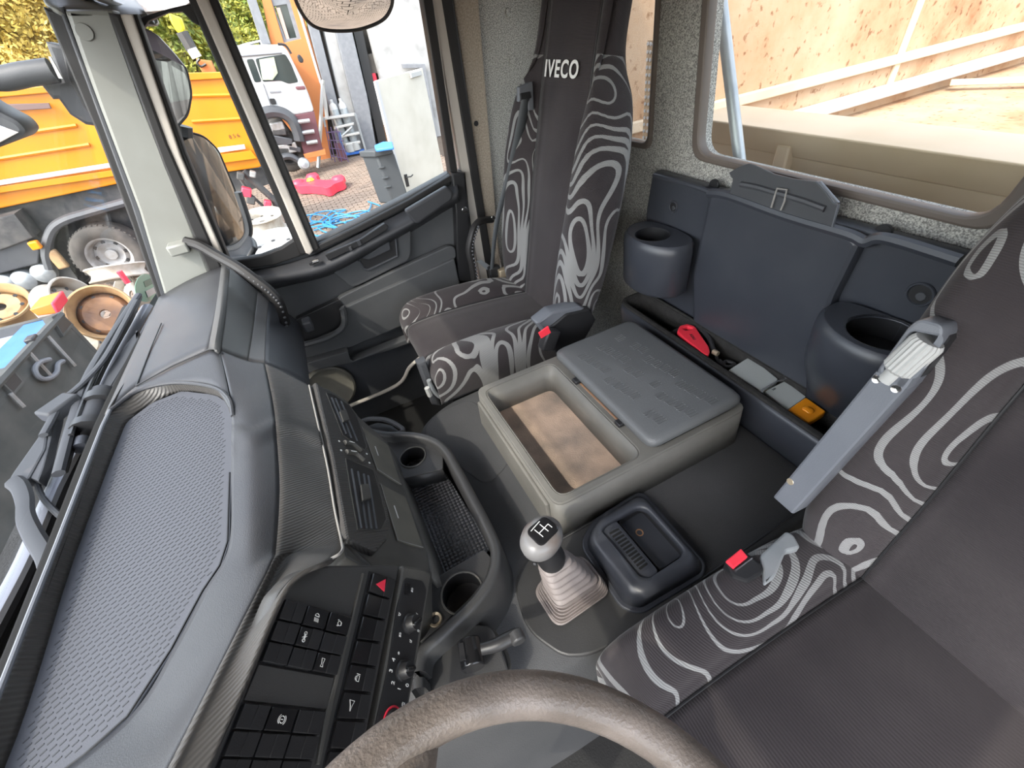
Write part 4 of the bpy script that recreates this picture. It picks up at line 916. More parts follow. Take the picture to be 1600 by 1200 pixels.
# ================================================================== parking brake
pb = thing('parking_brake', 'black parking brake lever on its pivot above the console by the steering wheel', 'lever', zp(.6, (735, 1030))[0])
plate('brake_panel', P_TRAY, [fillet(zp(.585, (660, 1090), (668, 1045), (690, 1010), (740, 974), (768, 978), (778, 1000), (800, 1060), (760, 1100)), .012)], .05, pb, .004, (0, 0, 1))
pd = zp(.615, (732, 1000), (740, 1045)); MB().tube(pd, .021, 20).build('pivot_drum', P_GLOSS, pb, bevel=.003)
plate('drum_slot', P_BLACK, [zp(.637, (716, 1005), (724, 1003), (728, 1030), (719, 1033))], .004, pb, .001, (0, 0, 1))
MB().tube(crv(zp(.64, (752, 1014), (775, 1008), (795, 998), (808, 993)), 4), [.010, .010, .0105, .011, .0115, .012, .012, .012, .012, .012, .0125, .013, .013], 12).build('lever_grip', P_BLACK, pb)
MB().tube(zp(.645, (804, 986), (812, 1004)), .013, 14).build('grip_collar', P_TRAY, pb, bevel=.003)
MB().tube(crv(zp(.56, (770, 985), (786, 1010), (796, 1045), (775, 1060)), 5), .004, 6).build('trim_line', P_STACK, pb)

# ================================================================== steering wheel
tau = R(25); wn_ = V((math.sin(tau), 0, math.cos(tau))); wu = V((math.cos(tau), 0, -math.sin(tau))); wv = V((0, 1, 0))
wc = V((-.0527, -.0817, 1.0422)); WR = .2016
sw_ = thing('steering_wheel', 'large worn leather steering wheel at the bottom edge', 'steering wheel', wc)
MB().tube([wc + (wu * math.cos(a) + wv * math.sin(a)) * WR for a in [2 * math.pi * i / 96 for i in range(96)]], .018, 16, True).build('rim', LEATHER, sw_)
for a0 in (107, -107):
    a = R(a0); d = wu * math.cos(a) + wv * math.sin(a); tn = wn_.cross(d)
    if abs(a0) > 90:
        rows = []
        for t, wd, h in ((1.0, .07, .009), (.93, .05, .012), (.8, .026, .013), (.5, .026, .013), (.25, .03, .016)):
            c = wc + d * WR * t - wn_ * (.035 * (1 - t)); rows.append([c + tn * (wd * math.cos(x)) + wn_ * (h * math.sin(x)) for x in [2 * math.pi * i / 16 for i in range(16)]])
        MB().loft(rows, True, True).build('spoke', LEATHER, sw_)
a = R(104); d = wu * math.cos(a) + wv * math.sin(a); tn = wn_.cross(d)
plate('spoke_insert', P_GLOSS, [fillet([wc + d * WR * t + tn * k - wn_ * (.035 * (1 - t) - .0135) for t, k in ((.9, -.004), (.8, .02), (.55, .022), (.55, -.012), (.8, -.012))], .004)], .006, sw_, .001, wn_)
hub = [wc - wn_ * .03 + (wu * math.cos(a) * .8 + wv * math.sin(a)) * .085 for a in [2 * math.pi * i / 32 for i in range(32)]]
MB().loft([[p - wn_ * .05 for p in hub], hub, [wc + (p - wc) * .8 + wn_ * .012 for p in hub]], True, True).build('hub_cover', P_DARK, sw_, bevel=.006)
sc_ = thing('steering_column', 'dark steering column shroud under the wheel', 'steering column', wc - wn_ * .2)
MB().loft([[wc - wn_ * h + (wu * math.cos(a) * s_ + wv * math.sin(a) * s_) for a in [2 * math.pi * i / 24 for i in range(24)]] for h, s_ in ((.09, .05), (.12, .075), (.3, .08), (.5, .07))], True, True).build('shroud', P_STACK, sc_)
# ================================================================== seats
BD = V((.215, 0, .977)).normalized(); BN = V((-.977, 0, .215)).normalized()
def seat(name, label, yc, dw=0, xb=.66, zb=.60, dz=0):
    t = thing(name, label, 'seat', (.42, yc, .05))
    secs = []
    #     height, outer half width, seam half width, bolster bulge, thickness
    prof = [(-.02, .235, .112, .03, .09), (.06, .255, .116, .05, .11), (.2, .27, .122, .062, .12), (.42, .275, .134, .066, .12), (.56, .272, .134, .06, .11),
            (.665, .248, .136, .045, .1), (.735, .202, .133, .02, .09), (.80, .182, .131, .01, .085), (.92, .176, .13, .004, .085), (1.04, .17, .126, -.004, .08), (1.10, .15, .11, -.02, .06), (1.125, .11, .085, -.045, .03)]
    rows = []
    for h, w_, s_, b, T in prof:
        w_ += dw; s_ += dw
        o = V((xb, yc, zb)) + BD * h
        g_ = lambda y, f: o + V((0, y, 0)) + BN * f
        rows.append([g_(0, -T - .01), g_(-w_ * .7, -T), g_(-w_ + .005, -T * .6), g_(-w_, -.01), g_(-w_ + .03, b), g_(-(s_ + .045), b * .85), g_(-s_, .002), g_(-s_ * .5, .006), g_(0, .008), g_(s_ * .5, .006), g_(s_, .002), g_(s_ + .045, b * .85), g_(w_ - .03, b), g_(w_, -.01), g_(w_ - .005, -T * .6), g_(w_ * .7, -T), g_(0, -T - .01)])
    ku = 4; G = grid(rows, ku, 5)
    lo = 6 * ku; hi = 10 * ku
    hr = 7 * 5 - 3
    MB().loft([r[:lo + 1] for r in G[:hr + 1]]).build('bolster', FABP, t, ang=75, solid=.004)
    MB().loft([r[hi:] for r in G[:hr + 1]]).build('bolster', FABP, t, ang=75, solid=.004)
    MB().loft([r[:lo + 1] for r in G[hr:]] ).build('headrest_side', FAB, t, ang=75, solid=.004)
    MB().loft([r[hi:] for r in G[hr:]]).build('headrest_side', FAB, t, ang=75, solid=.004)
    MB().loft([r[lo:hi + 1] for r in G]).build('backrest_panel', FAB, t, ang=75, solid=.006)
    for c_ in (lo, hi): MB().tube([r[c_] + BN * .001 for r in G[:-4]], .0022, 6).build('seam', P_BLACK, t)
    # cushion
    cr = []
    def crow(x, zt, w_, s_, b, lim):
        w_ += dw; s_ += dw
        pts = [(-w_ + .01, zt - .13), (-w_, zt - .06), (-w_ + .004, zt + b * .3), (-w_ + .03, zt + b), (-(s_ + .03), zt + b * .7), (-s_, zt), (-s_ * .5, zt + .004), (0, zt + .006)]
        pts = pts + [(-a, c) for a, c in pts[-2::-1]]
        return [V((x, yc + a, min(c, lim) + dz)) for a, c in pts]
    z0 = .60
    cr = [crow(.200, z0 + .01, .205, .105, .03, .505), crow(.162, z0 + .01, .22, .108, .03, .525), crow(.148, z0 + .012, .23, .11, .032, .57), crow(.160, z0 + .016, .236, .112, .034, .61), crow(.20, z0 + .02, .24, .115, .036, .8), crow(.32, z0 + .02, .242, .116, .044, .8), crow(.5, z0 + .006, .242, .115, .046, .8), crow(.63, z0 - .01, .236, .113, .03, .8), crow(.70, z0 - .02, .225, .11, .01, .8)]
    G = grid(cr, ku, 4); lo = 5 * ku; hi = 9 * ku
    MB().loft([r[:lo + 1] for r in G]).build('cushion_bolster', FABP, t, ang=75, solid=.004)
    MB().loft([r[hi:] for r in G]).build('cushion_bolster', FABP, t, ang=75, solid=.004)
    MB().loft([r[lo:hi + 1] for r in G]).build('cushion', FAB, t, ang=75, solid=.006)
    for c_ in (lo, hi): MB().tube([r[c_] + V((0, 0, .001)) for r in G[8:]], .0022, 6).build('seam', P_BLACK, t)
    MB().box((.43, yc, .475 + dz), (.48, .44, .06)).build('cushion_pan', P_BLACK, t, bevel=.012)
    MB().box((.43, yc, .25 + dz / 2), (.36, .34, .4)).build('pedestal', MATTE, t, bevel=.02)
    return t
ps = seat('passenger_seat', 'passenger seat with a tall logo backrest and a sunlit cushion edge', 1.315)
lo_ = V((.66, 1.315, .60)) + BN * .0105
pt = pl(V((.66, 0, .6)) + BN * .0125, BN, (876, 109))[0]
text('IVECO', 'logo', PRINT, ps, pt, V((0, -1, 0)), BD, .058, .025, .0012, 1.18)
# side fittings of the passenger seat
plate('recliner_cover', ARM, [fillet(yp(1.035, (838, 506), (862, 487), (905, 477), (922, 486), (918, 515), (878, 545), (858, 530)), .008)], .05, ps, .01)
plate('recliner_shell', P_BLACK, [fillet(yp(1.03, (858, 512), (885, 490), (922, 482), (932, 500), (915, 530), (876, 560), (856, 535)), .008)], .06, ps, .008)
bk = MB().box(ax(1, 1.0, 858, 530), (.05, .035, .07), Matrix.Rotation(R(25), 3, 'Y')).build('belt_buckle', P_BLACK, ps, bevel=.006)
plate('release_button', RED, [yp(.98, (842, 521), (857, 510), (861, 520), (846, 529))], .006, bk, .001)
z6 = zoom(440, 470, 5)
MB().tube(crv(yp(1.12, *z6((1150, 620), (1180, 690), (1240, 750), (1290, 740))), 5), .008, 8).build('adjust_lever', STEEL, ps)
MB().tube(yp(1.12, *z6((1135, 680), (1160, 740))), .009, 8).build('adjust_lever', P_GREY, ps)
MB().tube(yp(1.11, *z6((1300, 595), (1275, 625), (1290, 650), (1300, 690))), .004, 6).build('wire_clip', BRASS, ps)
plate('front_pan', P_DARK, [yp(1.14, *z6((1060, 500), (1130, 470), (1240, 800), (1260, 830), (1180, 820)))], .04, ps, .01)
# shoulder belt of the passenger seat
sbt = thing('seat_belt', 'dark belt strap hanging from its guide at the passenger shoulder', 'seat belt', ax(1, 1.62, 822, 150))
gpol = fillet(yp(1.46, (811, 136), (833, 127), (835, 172), (826, 173), (824, 152), (811, 160)), .004)
plate('belt_guide', ARM, [gpol], .02, sbt, .004)
plate('guide_slot', P_BLACK, [fillet(yp(1.455, (813, 146), (829, 143), (831, 153), (815, 156)), .003)], .01, sbt, .002)
a_ = yp(1.46, (815, 152)) + yp(1.48, (806, 200)) + yp(1.52, (790, 275)) + yp(1.55, (772, 350)) + yp(1.57, (765, 430)); b_ = yp(1.46, (827, 152)) + yp(1.48, (820, 200)) + yp(1.52, (801, 275)) + yp(1.55, (779, 350)) + yp(1.57, (770, 430))
MB().loft(grid([a_, b_], 4, 2)).build('strap', BELT, sbt, solid=.002)
plate('anchor_tab', STEEL, [yp(1.60, (744, 408), (752, 406), (770, 418), (764, 424))], .004, sbt, .001)
MB().box(ax(1, 1.58, 772, 424), (.05, .03, .05)).build('tongue', P_BLACK, sbt, bevel=.006)
MB().box(ax(1, 1.56, 786, 428), (.04, .03, .05)).build('anchor_bracket', BRASS, sbt, bevel=.004)

dsx = seat('driver_seat', 'driver seat in the near right corner with a grey folded armrest', -.062, .027)
# folded armrest beside the backrest
A0 = V((.555, 0, .62)); z2 = zoom(1180, 480, 3.428)
def arm(*p, lift=0): return [q + BN * lift for q in pl(A0, BN, *z2(*p))]
ar = plate('armrest', ARM, [fillet(arm((92, 1018), (198, 1112), (795, 455), (870, 350), (825, 330), (650, 345), (640, 345)), .004), ], .045, dsx, .004)
sh = plate('armrest_hinge', ARM, [fillet(arm((640, 350), (820, 100), (880, 60), (1005, 95), (1010, 150), (875, 345), (800, 455)), .008), fillet(arm((685, 335), (835, 130), (985, 160), (985, 185), (850, 370)), .004)], .045, dsx, .004)
plate('hinge_well', P_BLACK, [arm((660, 345), (825, 110), (1000, 140), (1000, 190), (860, 380), (800, 420), lift=-.02)], .02, dsx, 0)
kp = arm((745, 345), (860, 240), lift=-.006)
kdir = (kp[1] - kp[0]).normalized(); ks = []
kn_ = 40; kr_ = .02
for h, s_ in ((0, .8), (.004, 1), (.05, 1), (.056, .85)):
    u_ = kdir.orthogonal().normalized(); w_ = kdir.cross(u_)
    ks.append([kp[0] + kdir * h + (u_ * math.cos(2 * math.pi * i / kn_) + w_ * math.sin(2 * math.pi * i / kn_)) * kr_ * s_ * (1 if i % 2 else .92) for i in range(kn_)])
MB().loft(ks, True, True).build('tilt_knob', P_GREY, dsx, ang=25)
MB().tube([kp[0] - kdir * .02, kp[0]], .011, 12).build('knob_stem', P_GREY, dsx)
for p in ((652, 386), (754, 436)):
    MB().lathe([(.0001, .001), (.003, .0015), (.0055, .002), (.0065, 0)], arm(p)[0], BN, 16).build('screw', CHROME, dsx)
disc('screw_hole', BRASS, arm((187, 935))[0], BN, .0065, .0008, dsx)
# buckle stalk and bracket of the driver seat
z6_ = zoom(780, 740, 3.478)
bkd = plate('belt_buckle', P_BLACK, [fillet(zp(.665, *z6_((1225, 475), (1320, 405), (1440, 500), (1435, 540), (1350, 590), (1265, 560))), .006)], .05, dsx, .005, (0, 0, 1))
plate('release_button', RED, [fillet(zp(.671, *z6_((1232, 472), (1315, 405), (1352, 450), (1275, 512))), .002)], .008, bkd, .002, (0, 0, 1))
plate('button_edge', CHROME, [zp(.668, *z6_((1282, 522), (1375, 455), (1380, 462), (1290, 530)))], .004, bkd, .0005, (0, 0, 1))
plate('hinge_bracket', STEEL, [fillet(zp(.66, *z6_((1420, 440), (1560, 310), (1600, 330), (1640, 400), (1560, 420), (1500, 560), (1440, 605))), .006)], .02, dsx, .004, (0, 0, 1))
# ================================================================== outside: mirrors and wipers of this truck
def face_mirror(name, label, c, target, poly, housing, hdepth, group=None):
    c = Vector(c); n = ((CAM - c).normalized() + Vector(target).normalized()).normalized()
    t = thing(name, label, 'mirror', c)
    L = fillet(pl(c, n, *poly), .02, 4)
    plate('mirror_glass', MIRROR, [L], .004, t, 0, n)
    ring('mirror_rim', RUBBER, [p + n * .002 for p in L], .008, .02, t, .003, n)
    cen_ = sum(L, V()) / len(L)
    MB().loft([L, [cen_ + (p - cen_) * 1.05 - n * .02 for p in L], [cen_ + (p - cen_) * 1.0 - n * hdepth * .6 for p in L], [cen_ + (p - cen_) * .55 - n * hdepth for p in L]], True, True).build('housing', housing, t, ang=70)
    return t
m1 = face_mirror('wing_mirror', 'upper tall wing mirror with dark housing outside the quarter window', yp(2.05, (262, 140))[0], (1, .03, -.03),
                 [(212, 70), (240, 76), (268, 84), (290, 106), (298, 145), (292, 178), (272, 200), (255, 200), (225, 120)], P_DARK, .12)
hc = yp(2.1, (238, 58))[0]
MB().loft(grid([yp(2.02, (216, 40), (232, 46), (248, 56)), yp(2.02, (216, 62), (245, 68), (272, 82)), yp(2.02, (218, 74), (240, 78), (290, 104))])).build('housing_top', mat('plum mirror plastic', (.12, .10, .12), .4), m1, solid=.03)
m2 = face_mirror('wing_mirror.001', 'lower wing mirror with rounded black frame showing the beige body behind', yp(2.05, (330, 300))[0], (1, -.07, -.05),
                 [(262, 212), (290, 207), (318, 214), (340, 235), (365, 295), (380, 345), (382, 365), (372, 378), (352, 385), (335, 380), (300, 320)], P_DARK, .1)
MB().tube(yp(2.08, (285, 196), (286, 212)), .03, 10).build('mirror_neck', P_DARK, m1)
MB().tube(crv(yp(1.98, (352, 392), (372, 386), (386, 372), (388, 350), (372, 300)), 4), .014, 8).build('frame_lip', P_DARK, m2)
MB().loft(grid([yp(1.95, (350, 392), (372, 388), (388, 368)), yp(1.9, (356, 402), (378, 400), (392, 375)), yp(1.85, (362, 408), (382, 404), (394, 385))])).build('mirror_base', P_DARK, m2, solid=.02)
# big kerb mirror above the door, facing down
kt = thing('kerb_mirror', 'wide kerb mirror hanging above the door, reflecting the paving', 'mirror', yp(2.0, (538, 10))[0])
kcx = yp(2.0, (538, -5))[0]; knn = ((CAM - kcx).normalized() + V((.0, .35, -1)).normalized()).normalized()
kp_ = [(455, -60), (462, -10), (474, 20), (492, 40), (520, 47), (560, 45), (594, 32), (608, 14), (611, -10), (606, -60)]
L = crv(pl(kcx, knn, *kp_), 4, True); cc = sum(L, V()) / len(L)
rows = [[cc + (p - cc) * s_ + knn * (.03 * (1 - s_ * s_)) for p in L] for s_ in (1, .85, .65, .4, .2, .01)]
MB().loft(rows, True).build('mirror_glass', MIRROR, kt, ang=80)
ring('mirror_rim', RUBBER, [p + knn * .003 for p in L], .012, .03, kt, .004, knn)
MB().loft([L, [cc + (p - cc) * 1.02 - knn * .03 for p in L], [cc + (p - cc) * .8 - knn * .09 for p in L]], True, True).build('housing', P_DARK, kt, ang=70)
MB().tube([cc - knn * .05, cc - knn * .05 + V((0, -.2, .25))], .02, 8).build('mirror_arm', P_DARK, kt)
# front mirror on its arm
fm = thing('front_mirror', 'dark front mirror on a stout arm outside the windscreen corner', 'mirror', yp(1.75, (90, 110))[0])
z9 = zoom(0, 60, 6)
plate('mirror_bracket', P_DARK, [yp(1.70, *z9((420, 30), (560, 62), (650, 60), (940, 830), (800, 810), (650, 715), (545, 570), (490, 572), (350, 402), (560, 385)))], .08, fm, .008)
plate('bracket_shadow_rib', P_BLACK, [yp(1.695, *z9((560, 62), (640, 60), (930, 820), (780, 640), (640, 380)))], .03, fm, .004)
ap_ = yp(1.66, *z9((-300, 345), (0, 380), (250, 335), (500, 300))); MB().tube(crv(ap_, 4), .023, 12, flat=1.1).build('mirror_arm', P_DARK, fm)
plate('arm_label', PRINT, [yp(1.60, *z9((450, 170), (475, 170), (590, 380), (550, 375)))], .006, fm, .001)
plate('mirror_housing', P_DARK, [fillet(yp(1.62, (-90, 120), (0, 174), (30, 189), (44, 206), (36, 216), (0, 230), (-90, 262)), .01)], .1, fm, .012)
plate('mirror_glass', MIRROR, [yp(1.615, (-80, 170), (0, 196), (30, 207), (0, 223), (-80, 250))], .004, fm, .001)
# wipers
def wz(*p, z=.9): return zp(z, *p)
w1 = thing('windscreen_wiper', 'cranked windscreen wiper arm with long blade along the foot of the windscreen', 'wiper', wz((70, 872))[0])
zw = zoom(0, 560, 3.332)
MB().tube(crv(wz(*zw((255, 1090), (235, 1020), (180, 930), (135, 830), (130, 740), (105, 670), (70, 640))), 5), [.014] * 31, 8, flat=.6).build('crank_arm', P_WIPER, w1)
plate('arm_head', P_WIPER, [fillet(wz(*zw((38, 640), (60, 600), (205, 395), (245, 400), (235, 470), (150, 625), (80, 660))), .006)], .02, w1, .004, (0, 0, 1))
plate('arm_side', P_WIPER, [wz(*zw((150, 620), (240, 405), (300, 290), (270, 400), (230, 560), (200, 640)), z=.897)], .02, w1, .003, (0, 0, 1))
MB().tube(crv(wz(*zw((225, 400), (290, 280), (310, 230), (430, 130), (545, 0), (640, -170), (710, -300)), z=.905), 4), .009, 8, flat=.6).build('arm_rod', P_WIPER, w1)
MB().box(wz(*zw((315, 255)))[0], (.07, .05, .03), Matrix.Rotation(R(50), 3, 'Z')).build('rod_joint', P_WIPER, w1, bevel=.006)
MB().tube(crv(wz(*zw((305, 600), (380, 320), (450, 110), (540, -50), (640, -210), (720, -330)), z=.895), 4), .011, 8, flat=.7).build('blade', P_WIPER, w1)
MB().tube(crv(wz(*zw((335, 590), (420, 330), (520, 90), (600, -60), (690, -220), (730, -320)), z=.885), 4), .006, 6).build('blade_rubber', RUBBER, w1)
MB().tube(crv(wz(*zw((370, 400), (450, 190), (520, 40), (575, -60)), z=.9), 4), .005, 6).build('blade_spring', P_BLACK, w1)
MB().tube(crv(wz(*zw((180, 610), (220, 720), (290, 800), (340, 840)), z=.88), 5),   .005, 8).build('washer_hose', P_WIPER, w1)
w2 = thing('windscreen_wiper.001', 'flat grey wiper arm cover resting beside the dashboard ledge', 'wiper', wz((150, 620))[0])
plate('arm_cover', P_WIPER, [fillet(wz(*zw((500, 195), (560, 60), (640, -60), (715, -150), (720, -100), (660, 20), (560, 185)), z=.885), .004)], .03, w2, .005, (0, 0, 1))
MB().tube(wz(*zw((540, 190), (500, 300), (460, 400)), z=.87), .03, 14).build('pivot_motor', P_WIPER, w2)
for p in ((540, 220), (480, 360)):
    MB().tube(wz(*zw((p[0], p[1]), (p[0] - 14, p[1] + 36)), z=.872), .037, 14).build('pivot_clamp', P_BLACK, w2)
MB().tube(wz(*zw((432, 425), (420, 470)), z=.88), .014, 12).build('pivot_nut', P_BLUE, w2)
cw = thing('scuttle_panel', 'dark scuttle panel under the windscreen with pale blue body edge', 'body panel', wz((90, 800))[0])
plate('scuttle_tray', P_BLACK, [zp(.83, (-250, 1300), (-120, 1300), (60, 850), (165, 640), (262, 460), (245, 455), (150, 600), (60, 760), (0, 900), (-150, 1080))], .05, cw, .004, (0, 0, 1))
CAB = mat('pale blue grey cab paint', (.16, .175, .21), .35)
MB().tube(crv(zp(.86, (-100, 1120), (0, 955), (45, 870), (85, 770), (130, 680), (185, 560), (230, 480)), 4), .018, 8, flat=.7).build('body_edge', CAB, cw)
MB().tube(crv(zp(.86, (-80, 1130), (10, 960), (55, 870), (98, 765), (140, 682), (192, 560)), 4), .01, 8).build('seal_strip', RUBBER, cw)
plate('front_skin', CAB, [zp(.80, (-150, 1130), (0, 960), (46, 868), (36, 850), (0, 890), (-170, 1080))], .02, cw, .002, (0, 0, 1))
for p in ((60, 745), (103, 780)): disc('grommet', P_GREY, zp(.84, p)[0], (0, 0, 1), .014, .006, cw)

# ================================================================== yard
GZ = -1.4
gr = struct('ground', (0, 12, GZ), 'paved yard')
PAVE = mat('paving', (.06, .045, .034), .9, bump=.4, bscale=30, vary=(.045, .034, .026), vscale=1.3)
PAVE2 = mat('paver', (.24, .18, .14), .9, vary=(.18, .138, .108), vscale=3)
plate('ground_base', PAVE, [[V((-60, -20, GZ - .05)), V((60, -20, GZ - .05)), V((60, 80, GZ - .05)), V((-60, 80, GZ - .05))]], .1, gr, 0, (0, 0, 1))
pm_ = bpy.data.meshes.new('paver')
pm0 = MB(); pm0.box((0, 0, 0), (.196, .093, .06)); pm_.from_pydata([tuple(p * 1.0) for p in pm0.v], [], pm0.f); pm_.materials.append(PAVE2)
stuffp = MB(); npv = 0
rg = random.Random(3)
for r_ in range(-50, 118):
    for c_ in range(40):
        x = -4.0 + c_ * .212 + (r_ % 2) * .106; y = 7.4 + r_ * .109
        if not (-4.2 < x < 3.9 and (y > 7.3 or -3.5 < x < 3)): continue
        zc = GZ - .028 + rg.uniform(-.004, .006)
        if npv < 290 and .1 < x < 2.05 and 8.9 < y < 12.5:
            o = bpy.data.objects.new('paver', pm_); COL.objects.link(o); o.parent = gr; o.location = V((x, y, zc)) - gr.location; npv += 1
        else: stuffp.box((x, y, zc), (.196, .093, .06))
stuffp.build('pavers', PAVE2, gr, kind='stuff', weld=False)

# ------------------------------------------------------------------ orange tipper lorry
YT = 10.0
tl = thing('orange_tipper_truck', 'long orange tipper truck parked across the yard', 'truck', (-3, YT, GZ))
plate('body_side', ORANGE, [yp(YT, (-330, 205), (0, 145), (292, 117), (372, 114), (433, 240), (436, 246), (404, 262), (362, 268), (330, 272), (200, 284), (0, 326), (-330, 400))], .25, tl, .02)
def strip(p, m, y, d, nm): return plate(nm, m, [yp(y, *p)], d, tl, .01)
strip([(-330, 196), (0, 141), (292, 114), (372, 112), (376, 121), (292, 126), (0, 152), (-330, 210)], ORANGE, YT - .06, .2, 'top_rail')
strip([(-330, 345), (0, 282), (172, 255), (174, 262), (0, 290), (-330, 355)], WHITE, YT - .10, .06, 'reflective_stripe')
strip([(340, 231), (382, 226), (384, 233), (342, 239)], WHITE, YT - .10, .06, 'reflective_stripe')
strip([(-330, 356), (0, 291), (186, 264), (190, 274), (0, 302), (-330, 368)], ORANGE, YT - .08, .08, 'side_rail')
strip([(335, 242), (392, 235), (402, 248), (340, 256)], ORANGE, YT - .08, .08, 'side_rail')
strip([(-330, 190), (0, 163), (76, 161), (80, 170), (0, 175), (-330, 204)], mat('brown rubber strip', (.16, .1, .09), .6), YT - .09, .04, 'rubber_strip')
strip([(372, 116), (378, 116), (436, 238), (432, 248)], mat('shaded orange', (.7, .26, .08), .7, vary=(.5, .2, .1), vscale=6), YT - .05, .3, 'corner_post')  # browner orange has the shade on this corner painted in
for a, b in (((-330, 262), (120, 196)), ((-330, 300), (140, 226)), ((292, 150), (380, 148)), ((300, 190), (400, 184))):
    MB().tube(yp(YT - .01, a, b), .03, 6).build('pressed_rib', ORANGE, tl)
text('8 5 6', 'load_marks', P_BLACK, tl, yp(YT - .012, (366, 213))[0], V((1, 0, 0)), V((0, 0, 1)), .085)
plate('chassis_rail', CHASSIS, [yp(YT + .15, (-330, 395), (0, 325), (200, 283), (360, 268), (420, 262), (430, 285), (380, 300), (250, 310), (230, 350), (100, 470), (0, 470), (-330, 560))], .3, tl, .01)
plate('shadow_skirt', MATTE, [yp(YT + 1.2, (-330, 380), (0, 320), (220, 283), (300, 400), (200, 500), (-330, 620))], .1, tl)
def wheel(parent, name, c, axis, Ro, wid, rimm, holes=8):
    tq = MB().lathe([(Ro * .58, -.02), (Ro * .62, .02), (Ro * .9, .03), (Ro * .97, .0), (Ro, -.05), (Ro, -wid), (Ro * .6, -wid)], c, axis, 40).build(name, TYRE, parent, ang=60)
    rm = MB().lathe([(.0001, -.10), (Ro * .16, -.10), (Ro * .18, -.15), (Ro * .30, -.15), (Ro * .36, -.12), (Ro * .46, -.16), (Ro * .52, -.05), (Ro * .56, .0), (Ro * .61, .012), (Ro * .62, -.03)], c, axis, 40).build('rim_disc', rimm, tq, ang=50)
    ax_ = Vector(axis).normalized(); u = ax_.orthogonal().normalized(); w_ = ax_.cross(u); hm = MB()
    for i in range(holes):
        d = u * math.cos(i * 6.283 / holes) + w_ * math.sin(i * 6.283 / holes); hm.lathe([(.0001, .012), (Ro * .055, .012), (Ro * .06, 0)], Vector(c) + d * Ro * .40 - ax_ * .138, ax_, 10)
    hm.build('hand_hole', P_BLACK, tq)
    tr = MB()
    for i in range(44):
        d = u * math.cos(i * 6.283 / 44) + w_ * math.sin(i * 6.283 / 44); tn = ax_.cross(d)
        tr.box(Vector(c) + d * Ro * .985 - ax_ * .04, (Ro * .05, Ro * .06, .07), Matrix((d, tn, ax_)).transposed())
    tr.build('tread_blocks', TYRE, tq, kind='stuff')
    return tq
wheel(tl, 'tyre', yp(YT - .35, (172, 401))[0], (0, -1, 0), .53, .3, RIMG)
wheel(tl, 'tyre', yp(YT + .4, (214, 360))[0], (0, -1, 0), .52, .3, RIMG)
fp = crv(yp(YT - .3, (78, 420), (72, 395), (80, 362), (100, 345), (140, 332), (200, 315)), 5)
MB().tube(fp, .07, 8).build('mudguard', P_DARK, tl)
MB().loft([fp, [p + V((0, .6, 0)) for p in fp]]).build('mudguard_skin', P_DARK, tl, solid=.03)
for p in ((8, 444), (38, 438), (68, 427)):
    MB().lathe([(.0001, .07), (.1, .06), (.16, .02), (.17, -.02), (.17, -.7), (.0001, -.7)], yp(YT - .2, p)[0], (0, -1, 0), 24).build('air_tank', STEEL, tl)
plate('battery_box', CHASSIS, [yp(YT - .3, (-20, 345), (22, 334), (52, 372), (0, 392), (-20, 392))], .4, tl, .02)
plate('side_box', P_DARK, [yp(YT - .25, (-20, 395), (40, 375), (62, 392), (60, 412), (0, 428), (-20, 430))], .4, tl, .02)
MB().box(yp(YT - .4, (55, 383))[0], (.13, .1, .13)).build('side_lamp', AMBER, tl, bevel=.02)
plate('mud_flap', CHASSIS, [yp(YT - .1, (80, 425), (105, 412), (132, 450), (85, 448))], .05, tl, .005)
MB().box(yp(YT - .3, (90, 405))[0], (.16, .1, .32)).build('wheel_chock', TANRIM, tl, bevel=.03)
ax1 = MB(); ax1.tube(yp(YT - .2, (380, 268), (398, 285), (428, 312), (436, 330)), .06, 8); ax1.tube(yp(YT - .1, (372, 275), (392, 305), (420, 330)), .03, 6)
ax1.build('suspension_link', CHASSIS, tl)
for p, s_, m in (((385, 300), .16, REDP), ((418, 318), .12, REDP), ((392, 312), .14, CHASSIS), ((376, 275), .12, CHASSIS), ((395, 272), .1, RIMG)):
    MB().box(yp(YT - .3, p)[0], (s_, .15, s_), Matrix.Rotation(.5, 3, 'Y')).build('underframe_part', m, tl, bevel=.02)
cr = thing('loading_crane', 'yellow and grey loading crane tip rising behind the orange truck', 'crane', yp(YT + .8, (318, 105))[0])
plate('crane_hook', YELLOW, [fillet(yp(YT + .6, (262, 18), (272, 24), (282, 26), (289, 46), (284, 54), (276, 50), (266, 34)), .04)], .2, cr, .03)
MB().tube(yp(YT + .6, (284, 50), (300, 78)), .09, 8).build('crane_jib', CHASSIS, cr)
MB().tube(yp(YT + .58, (299, 76), (308, 90)), .08, 8).build('jib_label', PRINT, cr)
plate('crane_base', ORWALL, [yp(YT + .5, (306, 92), (330, 95), (340, 118), (318, 118))], .2, cr, .02)
MB().tube(crv(yp(YT + .45, (312, 92), (308, 98), (314, 104), (322, 100)), 4), .02, 6).build('chain_loop', P_BLACK, cr)

